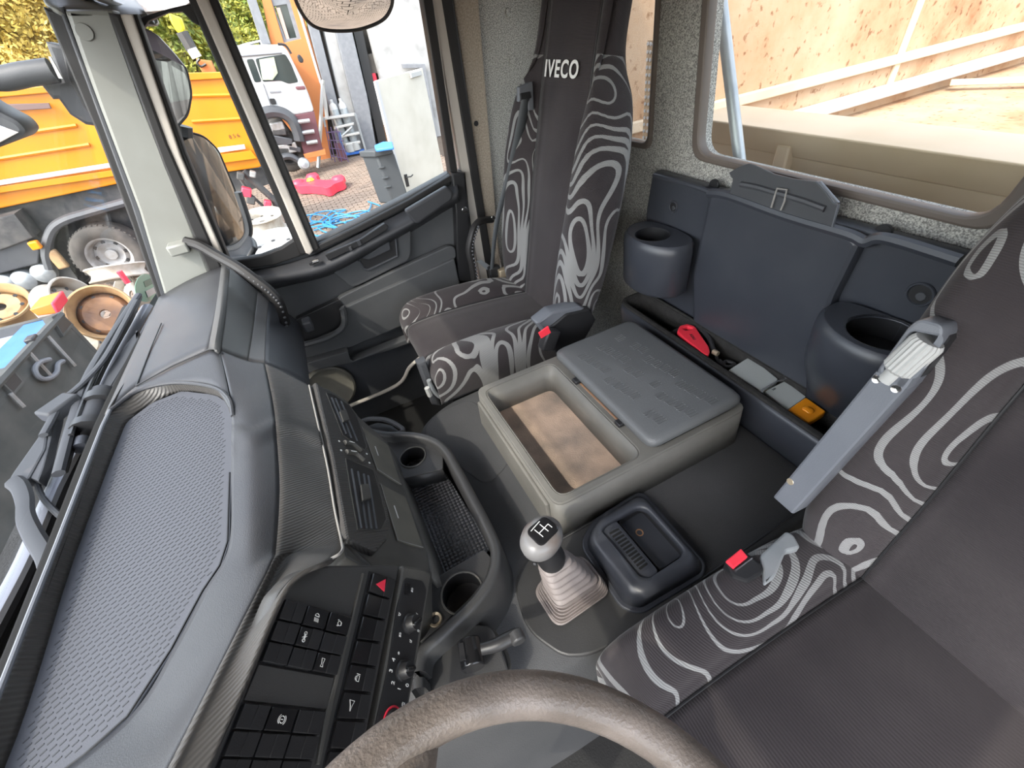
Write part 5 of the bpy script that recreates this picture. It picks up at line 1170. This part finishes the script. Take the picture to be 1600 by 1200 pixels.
# ------------------------------------------------------------------ white lorry cab
YW = 14.6; zc_ = zoom(340, 40, 5)
wt = thing('white_truck', 'white truck cab standing behind the orange tipper', 'truck', (0, YW, GZ))
plate('cab_side', WHITE, [fillet(yp(YW, *zc_((60, 170), (125, 160), (180, 150), (500, 148), (545, 190), (600, 300), (680, 460), (715, 540), (757, 672), (590, 702), (540, 668), (460, 655), (350, 665), (280, 540))), .08)], 1.8, wt, .04)
plate('cab_roof', WHITE, [fillet(yp(YW + .2, *zc_((90, 185), (200, 140), (340, 108), (350, 150), (500, 160), (400, 200))), .08)], 1.4, wt, .04)
MB().tube(yp(YW - .02, *zc_((135, 242), (500, 212))), .02, 6).build('roof_gutter', GREYP, wt)
plate('rear_side_window', GLASSD, [fillet(yp(YW - .01, *zc_((222, 264), (280, 258), (345, 440), (290, 446))), .05)], .05, wt, .01)
plate('door_window', GLASSD, [fillet(yp(YW - .01, *zc_((292, 258), (400, 240), (530, 222), (575, 300), (632, 442), (555, 456), (495, 432), (352, 440))), .05)], .05, wt, .01)
plate('window_view_panel', mat('seen through far window', (.45, .5, .4), .5, vary=(.2, .25, .12), vscale=3), [yp(YW - .03, *zc_((325, 265), (440, 245), (470, 370), (430, 425), (350, 425)))], .01, wt)  # panel over the door glass with its reflection and view painted in
MB().tube(yp(YW - .02, *zc_((355, 455), (420, 640))), .012, 5).build('door_seam', GREYP, wt)
plate('door_handle', P_BLACK, [fillet(yp(YW - .03, *zc_((402, 570), (445, 568), (462, 615), (420, 618))), .03)], .05, wt, .01)
plate('badge', GREYP, [yp(YW - .02, *zc_((405, 515), (495, 510), (497, 522), (410, 528)))], .02, wt)
fa = crv(yp(YW - .1, *zc_((350, 690), (430, 672), (520, 690), (590, 750), (630, 850), (640, 900))), 5)
MB().tube(fa, .14, 8).build('wheel_arch', P_DARK, wt)
plate('entry_panel', MAROON, [yp(YW - .02, *zc_((590, 702), (755, 672), (830, 1000), (680, 1042), (640, 860)))], .4, wt, .02)
for a, b in (((620, 755), (720, 742)), ((660, 838), (755, 825)), ((695, 918), (780, 905))): MB().tube(yp(YW - .12, *zc_(a, b)), .05, 8).build('entry_step', STEEL, wt)
plate('bumper', ORWALL, [yp(YW - .05, *zc_((670, 1005), (840, 965), (850, 1010), (690, 1045)))], .3, wt, .02)
wheel(wt, 'tyre', yp(YW + .1, *zc_((545, 990)))[0], (0, -1, 0), .5, .3, CHASSIS)
plate('engine_block', CHASSIS, [fillet(yp(YW + .3, *zc_((400, 750), (500, 730), (600, 860), (660, 1000), (500, 1060), (460, 1000))), .05)], .5, wt, .03)
for i, (p, s_) in enumerate((((450, 790), .28), ((480, 830), .22), ((510, 900), .3), ((540, 960), .35), ((490, 980), .3), ((600, 960), .2))):
    MB().box(yp(YW, *zc_(p))[0], (s_ * 1.6, .2, s_ * .7), Matrix.Rotation(.2 * (i % 3), 3, 'Y')).build('running_gear', (RIMG, CHASSIS, P_DARK)[i % 3], wt, bevel=.03)
MB().tube(crv(yp(YW - .2, *zc_((470, 1040), (560, 1020), (640, 1060), (690, 1100))), 4), .12, 8, flat=.7).build('mudguard', P_DARK, wt)
MB().lathe([(.0001, .1), (.12, .08), (.16, 0)], yp(YW - .3, *zc_((675, 1080)))[0], (0.2, -1, .2), 16).build('headlamp', STEEL, wt)
MB().tube(crv(yp(YW - .2, *zc_((470, 145), (530, 155), (575, 220))), 4), .03, 6).build('mirror_arm', P_BLACK, wt)
plate('cab_mirror', P_BLACK, [fillet(yp(YW - .3, *zc_((620, 235), (640, 222), (672, 262), (670, 292), (640, 290))), .05)], .1, wt, .02)
plate('lower_mirror', MAROON, [fillet(yp(YW - .2, *zc_((605, 478), (680, 470), (692, 500), (620, 505))), .04)], .1, wt, .02)

# ------------------------------------------------------------------ workshop building
YB = 16.6; z7 = zoom(380, 0, 6.154)
bd = thing('workshop_building', 'orange and white workshop building with open doorway beyond the yard', 'building', (2.5, YB, GZ))
plate('orange_wall', ORWALL, [yp(YB, (398, -60), (440, -90), (505, 128), (520, 268), (440, 268), (424, 68)), fillet(yp(YB, *z7((252, -60), (430, -60), (558, 372), (392, 412))), .02)], .3, bd, .01)
wf = plate('window_frame', GREYP, [yp(YB + .05, *z7((252, -60), (430, -60), (562, 375), (388, 415))), yp(YB + .05, *z7((295, 60), (418, 40), (515, 360), (410, 378)))], .12, bd, .01)
plate('pane', GLASSD, [yp(YB + .12, *z7((285, -50), (418, -50), (530, 365), (400, 388)))], .03, wf)
plate('curtain', DRAWC if 'DRAWC' in globals() else mat('pinkish curtain', (.5, .35, .3), .8), [yp(YB + .08, *z7((315, 75), (352, 72), (445, 372), (412, 376)))], .02, wf)
plate('downpipe', GREYP, [yp(YB - .1, *z7((18, -60), (108, -60), (268, 425), (178, 428)))], .2, bd, .01)
plate('corner_strip', WHITE, [yp(YB - .05, *z7((478, -60), (500, -60), (760, 800), (735, 800)))], .2, bd, .01)
plate('steel_post', GREYP, [yp(YB - .15, (466, -20), (482, -20), (527, 158), (552, 250), (535, 252), (510, 150))], .3, bd, .02)
plate('gap_wall', DARKIN, [yp(YB + .4, (470, -20), (512, -20), (560, 250), (520, 252))], .2, bd)
plate('white_pier', WALLW, [yp(YB - .05, (490, -20), (512, -20), (562, 180), (585, 256), (558, 254), (530, 150))], .3, bd, .01)
plate('grey_pillar', GREYP, [yp(YB - .25, (508, -20), (534, -20), (574, 150), (594, 262), (576, 262), (546, 140))], .3, bd, .02)
plate('dark_interior', DARKIN, [yp(YB + .6, (520, -30), (700, -40), (700, 300), (560, 290))], .2, bd)
plate('door_jamb', P_BLACK, [yp(YB - .1, (537, -20), (552, -20), (604, 220), (592, 226))], .2, bd, .01)
plate('white_wall', WALLW, [yp(YB - .3, (560, -60), (760, -60), (770, 300), (690, 300), (660, 104), (596, 126), (574, 40))], .3, bd, .01)
plate('door_frame', GREYP, [yp(YB - .5, (628, 100), (664, 100), (696, 290), (688, 290), (660, 106), (630, 107))], .1, bd, .01)
for p, s_, m in (((586, 172), .5, P_GREY), ((592, 70), .35, STEEL), ((582, 100), .5, DARKIN), ((596, 190), .6, RIMW), ((600, 212), .7, RUST), ((583, 120), .25, REDP)):
    MB().box(yp(YB + .1, p)[0], (s_ * .7, .2, s_)).build('interior_clutter', m, bd, bevel=.03)
# open steel door leaf
lp0 = V((2.06, 10.54, GZ)); ln_ = V((.59, -.81, 0)).normalized()
df = thing('steel_door_leaf', 'cream steel door leaf standing open in front of the workshop', 'door', lp0)
plate('leaf', DOORW, [pl(lp0, ln_, (588, 126), (660, 106), (697, 285), (635, 318))], .06, df, .008)
plate('leaf_edge', WHITE, [pl(lp0 + ln_ * .01, ln_, (586, 127), (590, 126), (638, 318), (633, 320))], .05, df, .004)
MB().tube(pl(lp0 + ln_ * .08, ln_, (635, 277), (642, 276), (645, 273)), .014, 8).build('door_handle', P_BLACK, df)
plate('handle_backplate', P_BLACK, [pl(lp0 + ln_ * .02, ln_, (632, 273), (636, 272), (640, 291), (636, 292))], .02, df, .003)
plate('door_closer', P_GREY, [pl(lp0 + ln_ * .05, ln_, (642, 114), (658, 110), (660, 117), (644, 122))], .05, df, .006)
# wheelie bin
wb = thing('wheelie_bin', 'dark grey wheelie bin with blue lid beside the steel door', 'bin', (1.95, 10.8, GZ))
MB().ext(yp(9.85, (588, 243), (616, 238), (640, 312), (615, 318)), (-.25, .28, 0)).build('bin_body', BINGREY, wb, bevel=.03)
MB().ext(yp(9.8, (584, 236), (612, 230), (616, 240), (587, 246)), (-.25, .32, 0)).build('bin_rim', BINGREY, wb, bevel=.02)
MB().ext(zp(-.26, (586, 232), (600, 226), (614, 226), (616, 234), (588, 238)), (0, 0, .06)).build('bin_lid', BLUEBIN, wb, bevel=.02)
for p in ((596, 262), (602, 278), (606, 292)): MB().box(yp(9.84, p)[0], (.14, .04, .03)).build('bin_rib', BINGREY, wb, bevel=.008)
# ladder, cylinders, cart, frame
ld = thing('step_ladder', 'aluminium ladder leaning upright in the middle of the yard', 'ladder', (.67, 15.4, GZ))
ra = yp(15.4, (504, 130), (497, 262)); rb = [p + V((.08, .32, .05)) for p in ra]
for r_ in (ra, rb): MB().tube(r_, .045, 4).build('rail', ALU, ld)
for i in range(8): MB().tube([ra[0].lerp(ra[1], (i + .5) / 8), rb[0].lerp(rb[1], (i + .5) / 8)], .025, 6).build('rung', ALU, ld)
for d in (0, .3): MB().tube([ra[0] + V((0, d, 0)), yp(15.4, (509, 160))[0] + V((.0, d, 0)), yp(15.4, (512, 185))[0] + V((.0, d, 0))], .035, 4).build('rear_strut', ALU, ld)
for i, (p, lb) in enumerate((((521, 168), 'left white topped gas cylinder behind the ladder'), ((535, 166), 'right white topped gas cylinder by the grey pillar'))):
    g_ = thing('gas_cylinder' + ('.001' if i else ''), lb, 'gas cylinder', (0, 0, 0), 'gas cylinders'); g_.location = yp(16.28, p)[0]
    c_ = yp(16.28, p)[0]
    MB().lathe([(.125, -1.0), (.125, -.12), (.12, -.05)], c_, (0, 0, 1), 16).build('cylinder_body', STEEL, g_)
    MB().lathe([(.12, -.05), (.1, .06), (.05, .12), (.05, .2), (.0001, .21)], c_, (0, 0, 1), 16).build('white_shoulder', WHITE, g_)
cz = zoom(300, 0, 3.478)
ca = thing('tool_trolley', 'blue and grey tool trolley beside the grey pillar', 'trolley', (2.1, 15.6, GZ))
MB().ext(yp(15.9, *cz((820, 850), (950, 830), (945, 815), (825, 832))), (0, .3, 0)).build('base_deck', BLUEP, ca, bevel=.02)
for a, b in (((715, 640), (890, 615)), ((810, 735), (915, 715)), ((775, 690), (880, 665)), ((835, 780), (915, 765))): MB().ext(yp(15.9, *cz(a, b, (b[0], b[1] + 14), (a[0], a[1] + 14))), (0, .25, 0)).build('shelf', ALU, ca, bevel=.01)
for a, b, m in (((885, 615), (945, 825), STEEL), ((715, 640), (725, 690), STEEL), ((800, 720), (830, 850), ROPEB), ((820, 735), (870, 690), STEEL)): MB().tube(yp(15.9, *cz(a, b)), .035, 6).build('post', m, ca)
for p in ((855, 795), (885, 785)): MB().lathe([(.0001, .22), (.13, .22), (.14, 0)], yp(16.0, *cz(p))[0] - V((0, 0, .15)), (0, 0, 1), 14).build('tin', P_GREY, ca)
for p in ((830, 855), (945, 838)): MB().lathe([(.0001, .04), (.08, .04), (.08, -.04), (.0001, -.04)], yp(15.8, *cz(p))[0], (0, 1, 0), 14).build('castor', RUBBER, ca)
wf_ = thing('wire_frame', 'dark purple wire frame rack standing by the ladder foot', 'rack', (1.2, 15.2, GZ)); fr = MB()
PURP = mat('purple painted wire', (.12, .08, .16), .5)
for k in range(6): fr.tube(yp(15.1, *cz((725 + k * 14, 690 + (k % 2) * 20), (760 + k * 18, 870 + (k % 2) * 10))), .014, 5)
for k in range(4): fr.tube(yp(15.1, *cz((728 + k * 8, 720 + k * 42), (812 + k * 12, 715 + k * 50))), .012, 5)
fr.build('wire_bars', PURP, wf_); plate('rack_plate', MAROON, [yp(15.12, *cz((770, 780), (810, 775), (845, 870), (800, 880)))], .03, wf_, .005)
# red coupling beam lying on the paving
zr = zoom(360, 230, 5.714)
rb_ = thing('red_coupling_beam', 'bright red forked beam lying on the paving', 'beam', (.5, 13, GZ))
rl = zp(-1.18, *zr((562, 300), (600, 282), (680, 286), (696, 244), (735, 238), (765, 256), (775, 285), (850, 292), (900, 288), (930, 256), (985, 250), (1014, 280), (1000, 302), (930, 325), (890, 356), (850, 364), (805, 350), (700, 340), (600, 346), (570, 330)))
MB().ext(fillet(rl, .05, 3), (0, 0, -.2)).build('beam_body', REDP, rb_, bevel=.05, seg=3)
MB().lathe([(.0001, .05), (.06, .05), (.1, 0)], zp(-1.17, *zr((715, 295)))[0], (0, 0, 1), 14).build('socket', YELLOW, rb_)
for p in ((598, 318), (960, 278), (730, 258)): MB().lathe([(.0001, .07), (.13, .05), (.17, 0), (.17, -.1)], zp(-1.18, *zr(p))[0], (0, 0, 1), 16).build('beam_lug', REDP, rb_)
# blue hose
hs = thing('blue_hose', 'tangled blue hose lying on the paving under the door window', 'hose', zp(GZ, (520, 345))[0]); hm = MB(); hr_ = random.Random(5)
for k in range(7):
    cx_, cy_ = 500 + hr_.uniform(-10, 45), 345 + hr_.uniform(-10, 18); a0 = hr_.uniform(0, 6)
    hm.tube(crv(zp(GZ + .03 + .012 * k, *[(cx_ + (14 + 10 * hr_.random()) * math.cos(a0 + i * .8) * 1.4, cy_ + (7 + 5 * hr_.random()) * math.sin(a0 + i * .8)) for i in range(9)]), 5), .016, 5)
for p in (((480, 352), (500, 345), (520, 330), (540, 328), (520, 336), (505, 348)), ((515, 342), (560, 330), (585, 330), (620, 322)), ((580, 318), (574, 330), (540, 340)), ((575, 315), (590, 320), (600, 325)), ((490, 360), (515, 352), (545, 345), (580, 335))):
    hm.tube(crv(zp(GZ + .04, *p), 6), .016, 5)
hm.build('hose', ROPEB, hs)

# ------------------------------------------------------------------ wheel rims heaped by the truck
def rim(name, label, c, axis, ro, h, m, group='loose wheel rims', disc_m=None, dish=.5):
    t = thing(name, label, 'wheel rim', c, group)
    MB().lathe([(ro, 0), (ro * 1.02, .015), (ro * .94, .03), (ro * .88, .06), (ro * .86, h * .5), (ro * .9, h - .06), (ro * .95, h - .03), (ro * 1.03, h - .015), (ro * 1.0, h), (ro * .95, h), (ro * .86, h - .06), (ro * .82, h * .5), (ro * .84, .05), (ro, 0)], c, axis, 44).build('barrel', m, t, ang=50)
    d_ = MB().lathe([(ro * .82, h * dish - .02), (ro * .62, h * dish + .03), (ro * .45, h * dish + .02), (ro * .2, h * dish + .02), (ro * .2, h * dish)], c, axis, 36).build('disc', disc_m or m, t, solid=.012)
    a_ = Vector(axis).normalized(); u = a_.orthogonal().normalized(); w_ = a_.cross(u); hb_ = MB()
    for i in range(8):
        d = u * math.cos(i * .7854) + w_ * math.sin(i * .7854); hb_.lathe([(.0001, .003), (ro * .07, .003), (ro * .075, 0)], Vector(c) + d * ro * .66 + a_ * (h * dish + .03), a_, 10)
    hb_.build('hand_hole', P_BLACK, d_)
    return t
rc = yp(5.6, (160, 488))[0]; ra_ = ((CAM - rc).normalized() + V((-.12, 0, .30))).normalized()
rim('wheel_rim', 'large rusty tan wheel rim lying tilted on the heap, open side up', rc - ra_ * .2, ra_, .285, .24, TANRIM, disc_m=RUST, dish=.35)
RW = 'loose wheel rims'
rim('wheel_rim.001', 'dark ribbed wheel rim standing on edge left of the rusty rim', yp(6.1, (92, 482))[0], (.9, -.3, .2), .27, .26, RIMW)
rim('wheel_rim.002', 'tan wheel rim at the left edge behind the orange crate', yp(6.4, (10, 490))[0], (.25, -.45, .85), .28, .2, TANRIM)
r3_ = rim('wheel_rim.003', 'dusty white wheel rim with red band leaning above the rusty rim', yp(6.6, (190, 436))[0], (.1, .35, .9), .3, .16, RIMW)
MB().tube([p for p in yp(6.25, (186, 424), (194, 434), (200, 442))], .03, 6).build('red_band', REDP, r3_)
rim('wheel_rim.004', 'white wheel rim half hidden behind the windscreen sticker', yp(6.9, (222, 462))[0], (-.6, -.5, .6), .26, .2, RIMW)
rim('wheel_rim.005', 'pale wheel rim under the rusty rim beside the dark container', yp(6.25, (128, 548))[0], (.3, -.5, .8), .3, .2, RIMW)
rim('wheel_rim.006', 'pale wheel rim behind the wiper at the foot of the heap', yp(6.5, (192, 545))[0], (-.2, -.5, .8), .3, .2, RIMW)
sx = yp(7.4, (418, 362))[0]
rim('wheel_rim.007', 'upper rusty white wheel rim of the stack seen through the quarter window', V((sx.x, sx.y, sx.z)), (.05, -.1, 1), .3, .26, RIMW)
rim('wheel_rim.008', 'lower rusty white wheel rim of the stack seen through the quarter window', V((sx.x + .03, sx.y, sx.z - .27)), (.05, -.1, 1), .31, .25, RIMW)
bk_ = yp(5.2, (440, 408))[0]
rim('wheel_rim.009', 'bright white wheel rim in front of the rim stack by the window divider', V((bk_.x, bk_.y, bk_.z)), (.0, -.15, 1), .33, .22, WHITE)
ob = thing('orange_crate', 'small orange crate on the blue edge of the container', 'crate', yp(5.4, (62, 487))[0])
MB().ext(yp(5.3, (45, 484), (80, 474), (90, 490), (58, 494)), (0, .3, 0)).build('crate_body', mat('crate orange', (.85, .2, .02), .5), ob, bevel=.01)
MB().ext(yp(5.28, (78, 474), (84, 473), (93, 489), (88, 492)), (0, .3, 0)).build('crate_end', REDP, ob, bevel=.01)

# dark container with blue inside
k0 = zp(-.2, (92, 492))[0]; k1 = zp(-.2, (0, 592))[0]
dk_ = thing('steel_container', 'dark grey steel container with a hooked side and blue interior', 'container', (k0.x, 3.5, GZ))
KX = k0.x; yA, yB = k0.y, 1.6
kx = V((-.02, -1, 0)); ed = (k1 - k0).normalized()
far = k0; near = k0 + ed * 4.2
side = [far, near, V((near.x, near.y, GZ)), V((far.x, far.y, GZ))]
plate('side_wall', SKIP, [side], .06, dk_, .006)
nrm_ = ed.cross(V((0, 0, 1))); nrm_ = nrm_ if nrm_.x > 0 else -nrm_
back = -nrm_ * 1.9
plate('end_wall', SKIP, [[far, far + back, V((far.x + back.x, far.y + back.y, GZ)), V((far.x, far.y, GZ))]], .06, dk_, .006)
plate('inner_side', BLUEP, [[p + back for p in side]], .06, dk_, .006, nrm_)
plate('load_liner', LAV, [[far + back * .12 + V((0, 0, -.08)), far + back * .98 + V((0, 0, -.08)), near + back * .98 + V((0, 0, -.08)), near + back * .12 + V((0, 0, -.08))]], .03, dk_, .004, (0, 0, 1))
plate('blue_edge', BLUEP, [[far + V((0, 0, -.01)) - nrm_ * .06, far - nrm_ * .3 + V((0, 0, -.03)), near - nrm_ * .3 + V((0, 0, -.03)), near - nrm_ * .06 + V((0, 0, -.01))]], .03, dk_, .004, (0, 0, 1))
MB().tube([far + nrm_ * .02, near + nrm_ * .02], .03, 6).build('top_rail', SKIP, dk_)
def cside(*p): return pl(k0 + nrm_ * .03, nrm_, *p)
zk = zoom(0, 380, 3.75)
for q in (((320, 440), (360, 420), (420, 470), (370, 530)), ((10, 800), (70, 740), (130, 810), (80, 870))):
    ring('corner_pocket', SKIP, cside(*zk(*q)), .03, .08, dk_, .005, nrm_); plate('pocket_hole', P_BLACK, [cside(*zk(*q))], .01, dk_, 0, nrm_)
MB().tube(crv(cside(*zk((290, 680), (230, 700), (205, 740), (230, 785), (280, 795), (330, 760), (340, 710), (370, 690))), 5), .02, 8).build('tow_hook', GREYP, dk_)
for a, b in (((170, 640), (300, 780)), ((280, 545), (440, 720)), ((60, 880), (140, 960))): MB().tube(cside(*zk(a, b)), .015, 6).build('weld_bead', RIMG, dk_)
MB().box(far.lerp(near, .12) + V((0, 0, .03)), (.07, .1, .04)).build('lid_catch', P_BLACK, dk_, bevel=.01)

# ------------------------------------------------------------------ this truck's own tipper body behind the cab
tb = thing('tipper_body', 'beige rust stained tipper body right behind the cab windows', 'tipper body', (2.6, .65, .4))
zt_ = 1.086
MB().loft([[V((x_, y_, z_)) for x_, z_ in ((1.364, zt_), (1.408, 1.005), (1.6, 1.005), (1.6, zt_))] for y_ in (-.98, 1.38)], True, True).build('front_rail', TIPBEIGE, tb, bevel=.006)
plate('front_wall', TIPBEIGE, [[V((1.412, -.98, .2)), V((1.412, 1.38, .2)), V((1.412, 1.38, 1.008)), V((1.412, -.98, 1.008))]], .05, tb, .004, (-1, 0, 0))
MB().box(xp(1.41, (1224, 262))[0] + V((0, 0, -.1)), (.06, .045, .34)).build('stiffener', TIPBEIGE, tb, bevel=.006)
plate('side_wall', TIPRUST, [[V((1.36, 1.9, -.2)), V((7.2, 1.9, -.2)), V((7.2, 1.9, 2.3)), V((1.36, 1.9, 2.3))]], .06, tb, .004, (0, -1, 0))
MB().box((4.3, 1.885, .965), (5.6, .03, .05)).build('side_strip', TIPBEIGE, tb, bevel=.006)
MB().box((3.53, 1.892, 1.5), (.05, .02, 1.4)).build('weld_strip', TIPBEIGE, tb, bevel=.006)
MB().box((4.6, 1.86, .812), (4.9, .08, .055)).build('floor_angle', WHITE, tb, bevel=.01)
plate('bed_floor', TIPRUST, [[V((1.6, -.9, .72)), V((7.2, -.9, .72)), V((7.2, 1.9, .77)), V((1.6, 1.9, .77))]], .06, tb, 0, (0, 0, 1))
MB().box((4.4, 1.2, .765), (.06, 1.4, .03), Matrix.Rotation(.5, 3, 'Z')).build('floor_seam', TIPBEIGE, tb, bevel=.006)
plate('tail_wall', TIPRUST, [[V((7.2, -.9, .4)), V((7.2, 1.9, .4)), V((7.2, 1.9, 2.2)), V((7.2, -.9, 2.2))]], .06, tb, 0, (-1, 0, 0))
po = thing('support_pole', 'galvanised steel pole leaning up outside the rear window', 'pole', xp(1.17, (1160, 262))[0])
MB().tube(xp(1.17, (1112, -60), (1126, 0), (1156, 252), (1160, 285)), .0165, 20).build('pole_tube', STEEL, po)
ph = thing('perforated_post', 'perforated rusty guard post outside the narrow rear window', 'post', (1.4, 1.62, .8)); pp = MB()
pq = xp(1.4, (1011, 62), (1024, 63), (1018, 260), (1001, 258))
plate('guard_sheet', mat('pale rusty sheet', (.5, .36, .22), .7, vary=(.36, .24, .15), vscale=30), [pq], .02, ph, .003)
hl_ = MB()
for i in range(18):
    for j in range(3):
        t = (i + .5) / 18; u_ = (j + .5) / 3
        c_ = pq[0].lerp(pq[1], u_).lerp(pq[3].lerp(pq[2], u_), t); hl_.lathe([(.0001, .002), (.006, .002), (.0065, 0)], c_ + V((-.001, 0, 0)), (-1, 0, 0), 8)
hl_.build('guard_holes', WHITE, ph, kind='stuff')

# ------------------------------------------------------------------ trees
def tree(name, label, c, rx_, rz_, m, seed, n=15000, lf=.10):
    t = thing(name, label, 'tree', (c.x, c.y, GZ), 'trees beyond the yard'); r_ = random.Random(seed)
    MB().tube([V((c.x, c.y, GZ)), V((c.x + .1, c.y, c.z - rz_ * .5)), V((c.x - .1, c.y, c.z))], [.22, .17, .08], 8).build('trunk', TRUNK, t)
    b = MB(); blobs = [(V((c.x + r_.gauss(0, .5) * rx_, c.y + r_.gauss(0, .5) * rx_ * .7, c.z + r_.gauss(0, .5) * rz_)), r_.uniform(.28, .5) * rx_) for _ in range(26)]
    for i in range(n):
        o, q = blobs[i % len(blobs)]
        d = V((r_.gauss(0, 1), r_.gauss(0, 1), r_.gauss(0, 1))).normalized() * q * r_.uniform(.75, 1.05)
        p = o + d; u = V((r_.gauss(0, 1), r_.gauss(0, 1), r_.gauss(0, 1))).normalized(); v = u.orthogonal().normalized(); s_ = lf * r_.uniform(.6, 1.3)
        b.add([p - u * s_, p + v * s_ * .5, p + u * s_, p - v * s_ * .5], [(0, 1, 2, 3)])
    b.build('foliage', m, t, kind='stuff', weld=False)
tree('broadleaf_tree', 'yellow autumn tree at the left edge above the orange truck', yp(18, (20, 60))[0], 2.0, 2.8, LEAFY, 1, 30000, .065)
tree('broadleaf_tree.001', 'yellowing tree behind the front mirror arm', yp(29, (110, 60))[0], 2.6, 3.0, LEAFY, 2)
tree('broadleaf_tree.002', 'green and yellow tree framed by the quarter window', yp(22.5, (275, 45))[0], 2.1, 2.6, LEAFG, 3)
tree('broadleaf_tree.003', 'green and yellow tree beside the workshop downpipe', yp(30, (365, 18))[0], 2.4, 3.2, LEAFG, 4)
tree('broadleaf_tree.004', 'yellow tree beyond the left end of the orange truck', yp(40, (-150, 75))[0], 4.6, 4.6, LEAFY, 5)
hd_ = thing('hedge', 'low green hedge behind the orange truck', 'hedge', (-5, 50, GZ)); hb2 = MB(); r_ = random.Random(9)
for i in range(16000):
    p = V((r_.uniform(-40, 6), 50 + r_.uniform(-.6, .6), r_.uniform(GZ, 6))); u = V((r_.gauss(0, 1), r_.gauss(0, 1), r_.gauss(0, 1))).normalized(); v = u.orthogonal().normalized(); s_ = r_.uniform(.15, .3)
    hb2.add([p - u * s_, p + v * s_ * .5, p + u * s_, p - v * s_ * .5], [(0, 1, 2, 3)])
hb2.build('foliage', LEAFG, hd_, kind='stuff', weld=False)
plate('hedge_core', mat('hedge core', (.06, .07, .02), 1), [[V((-42, 51, GZ)), V((6, 51, GZ)), V((6, 51, 6)), V((-42, 51, 6))]], .3, hd_, 0, (0, -1, 0))
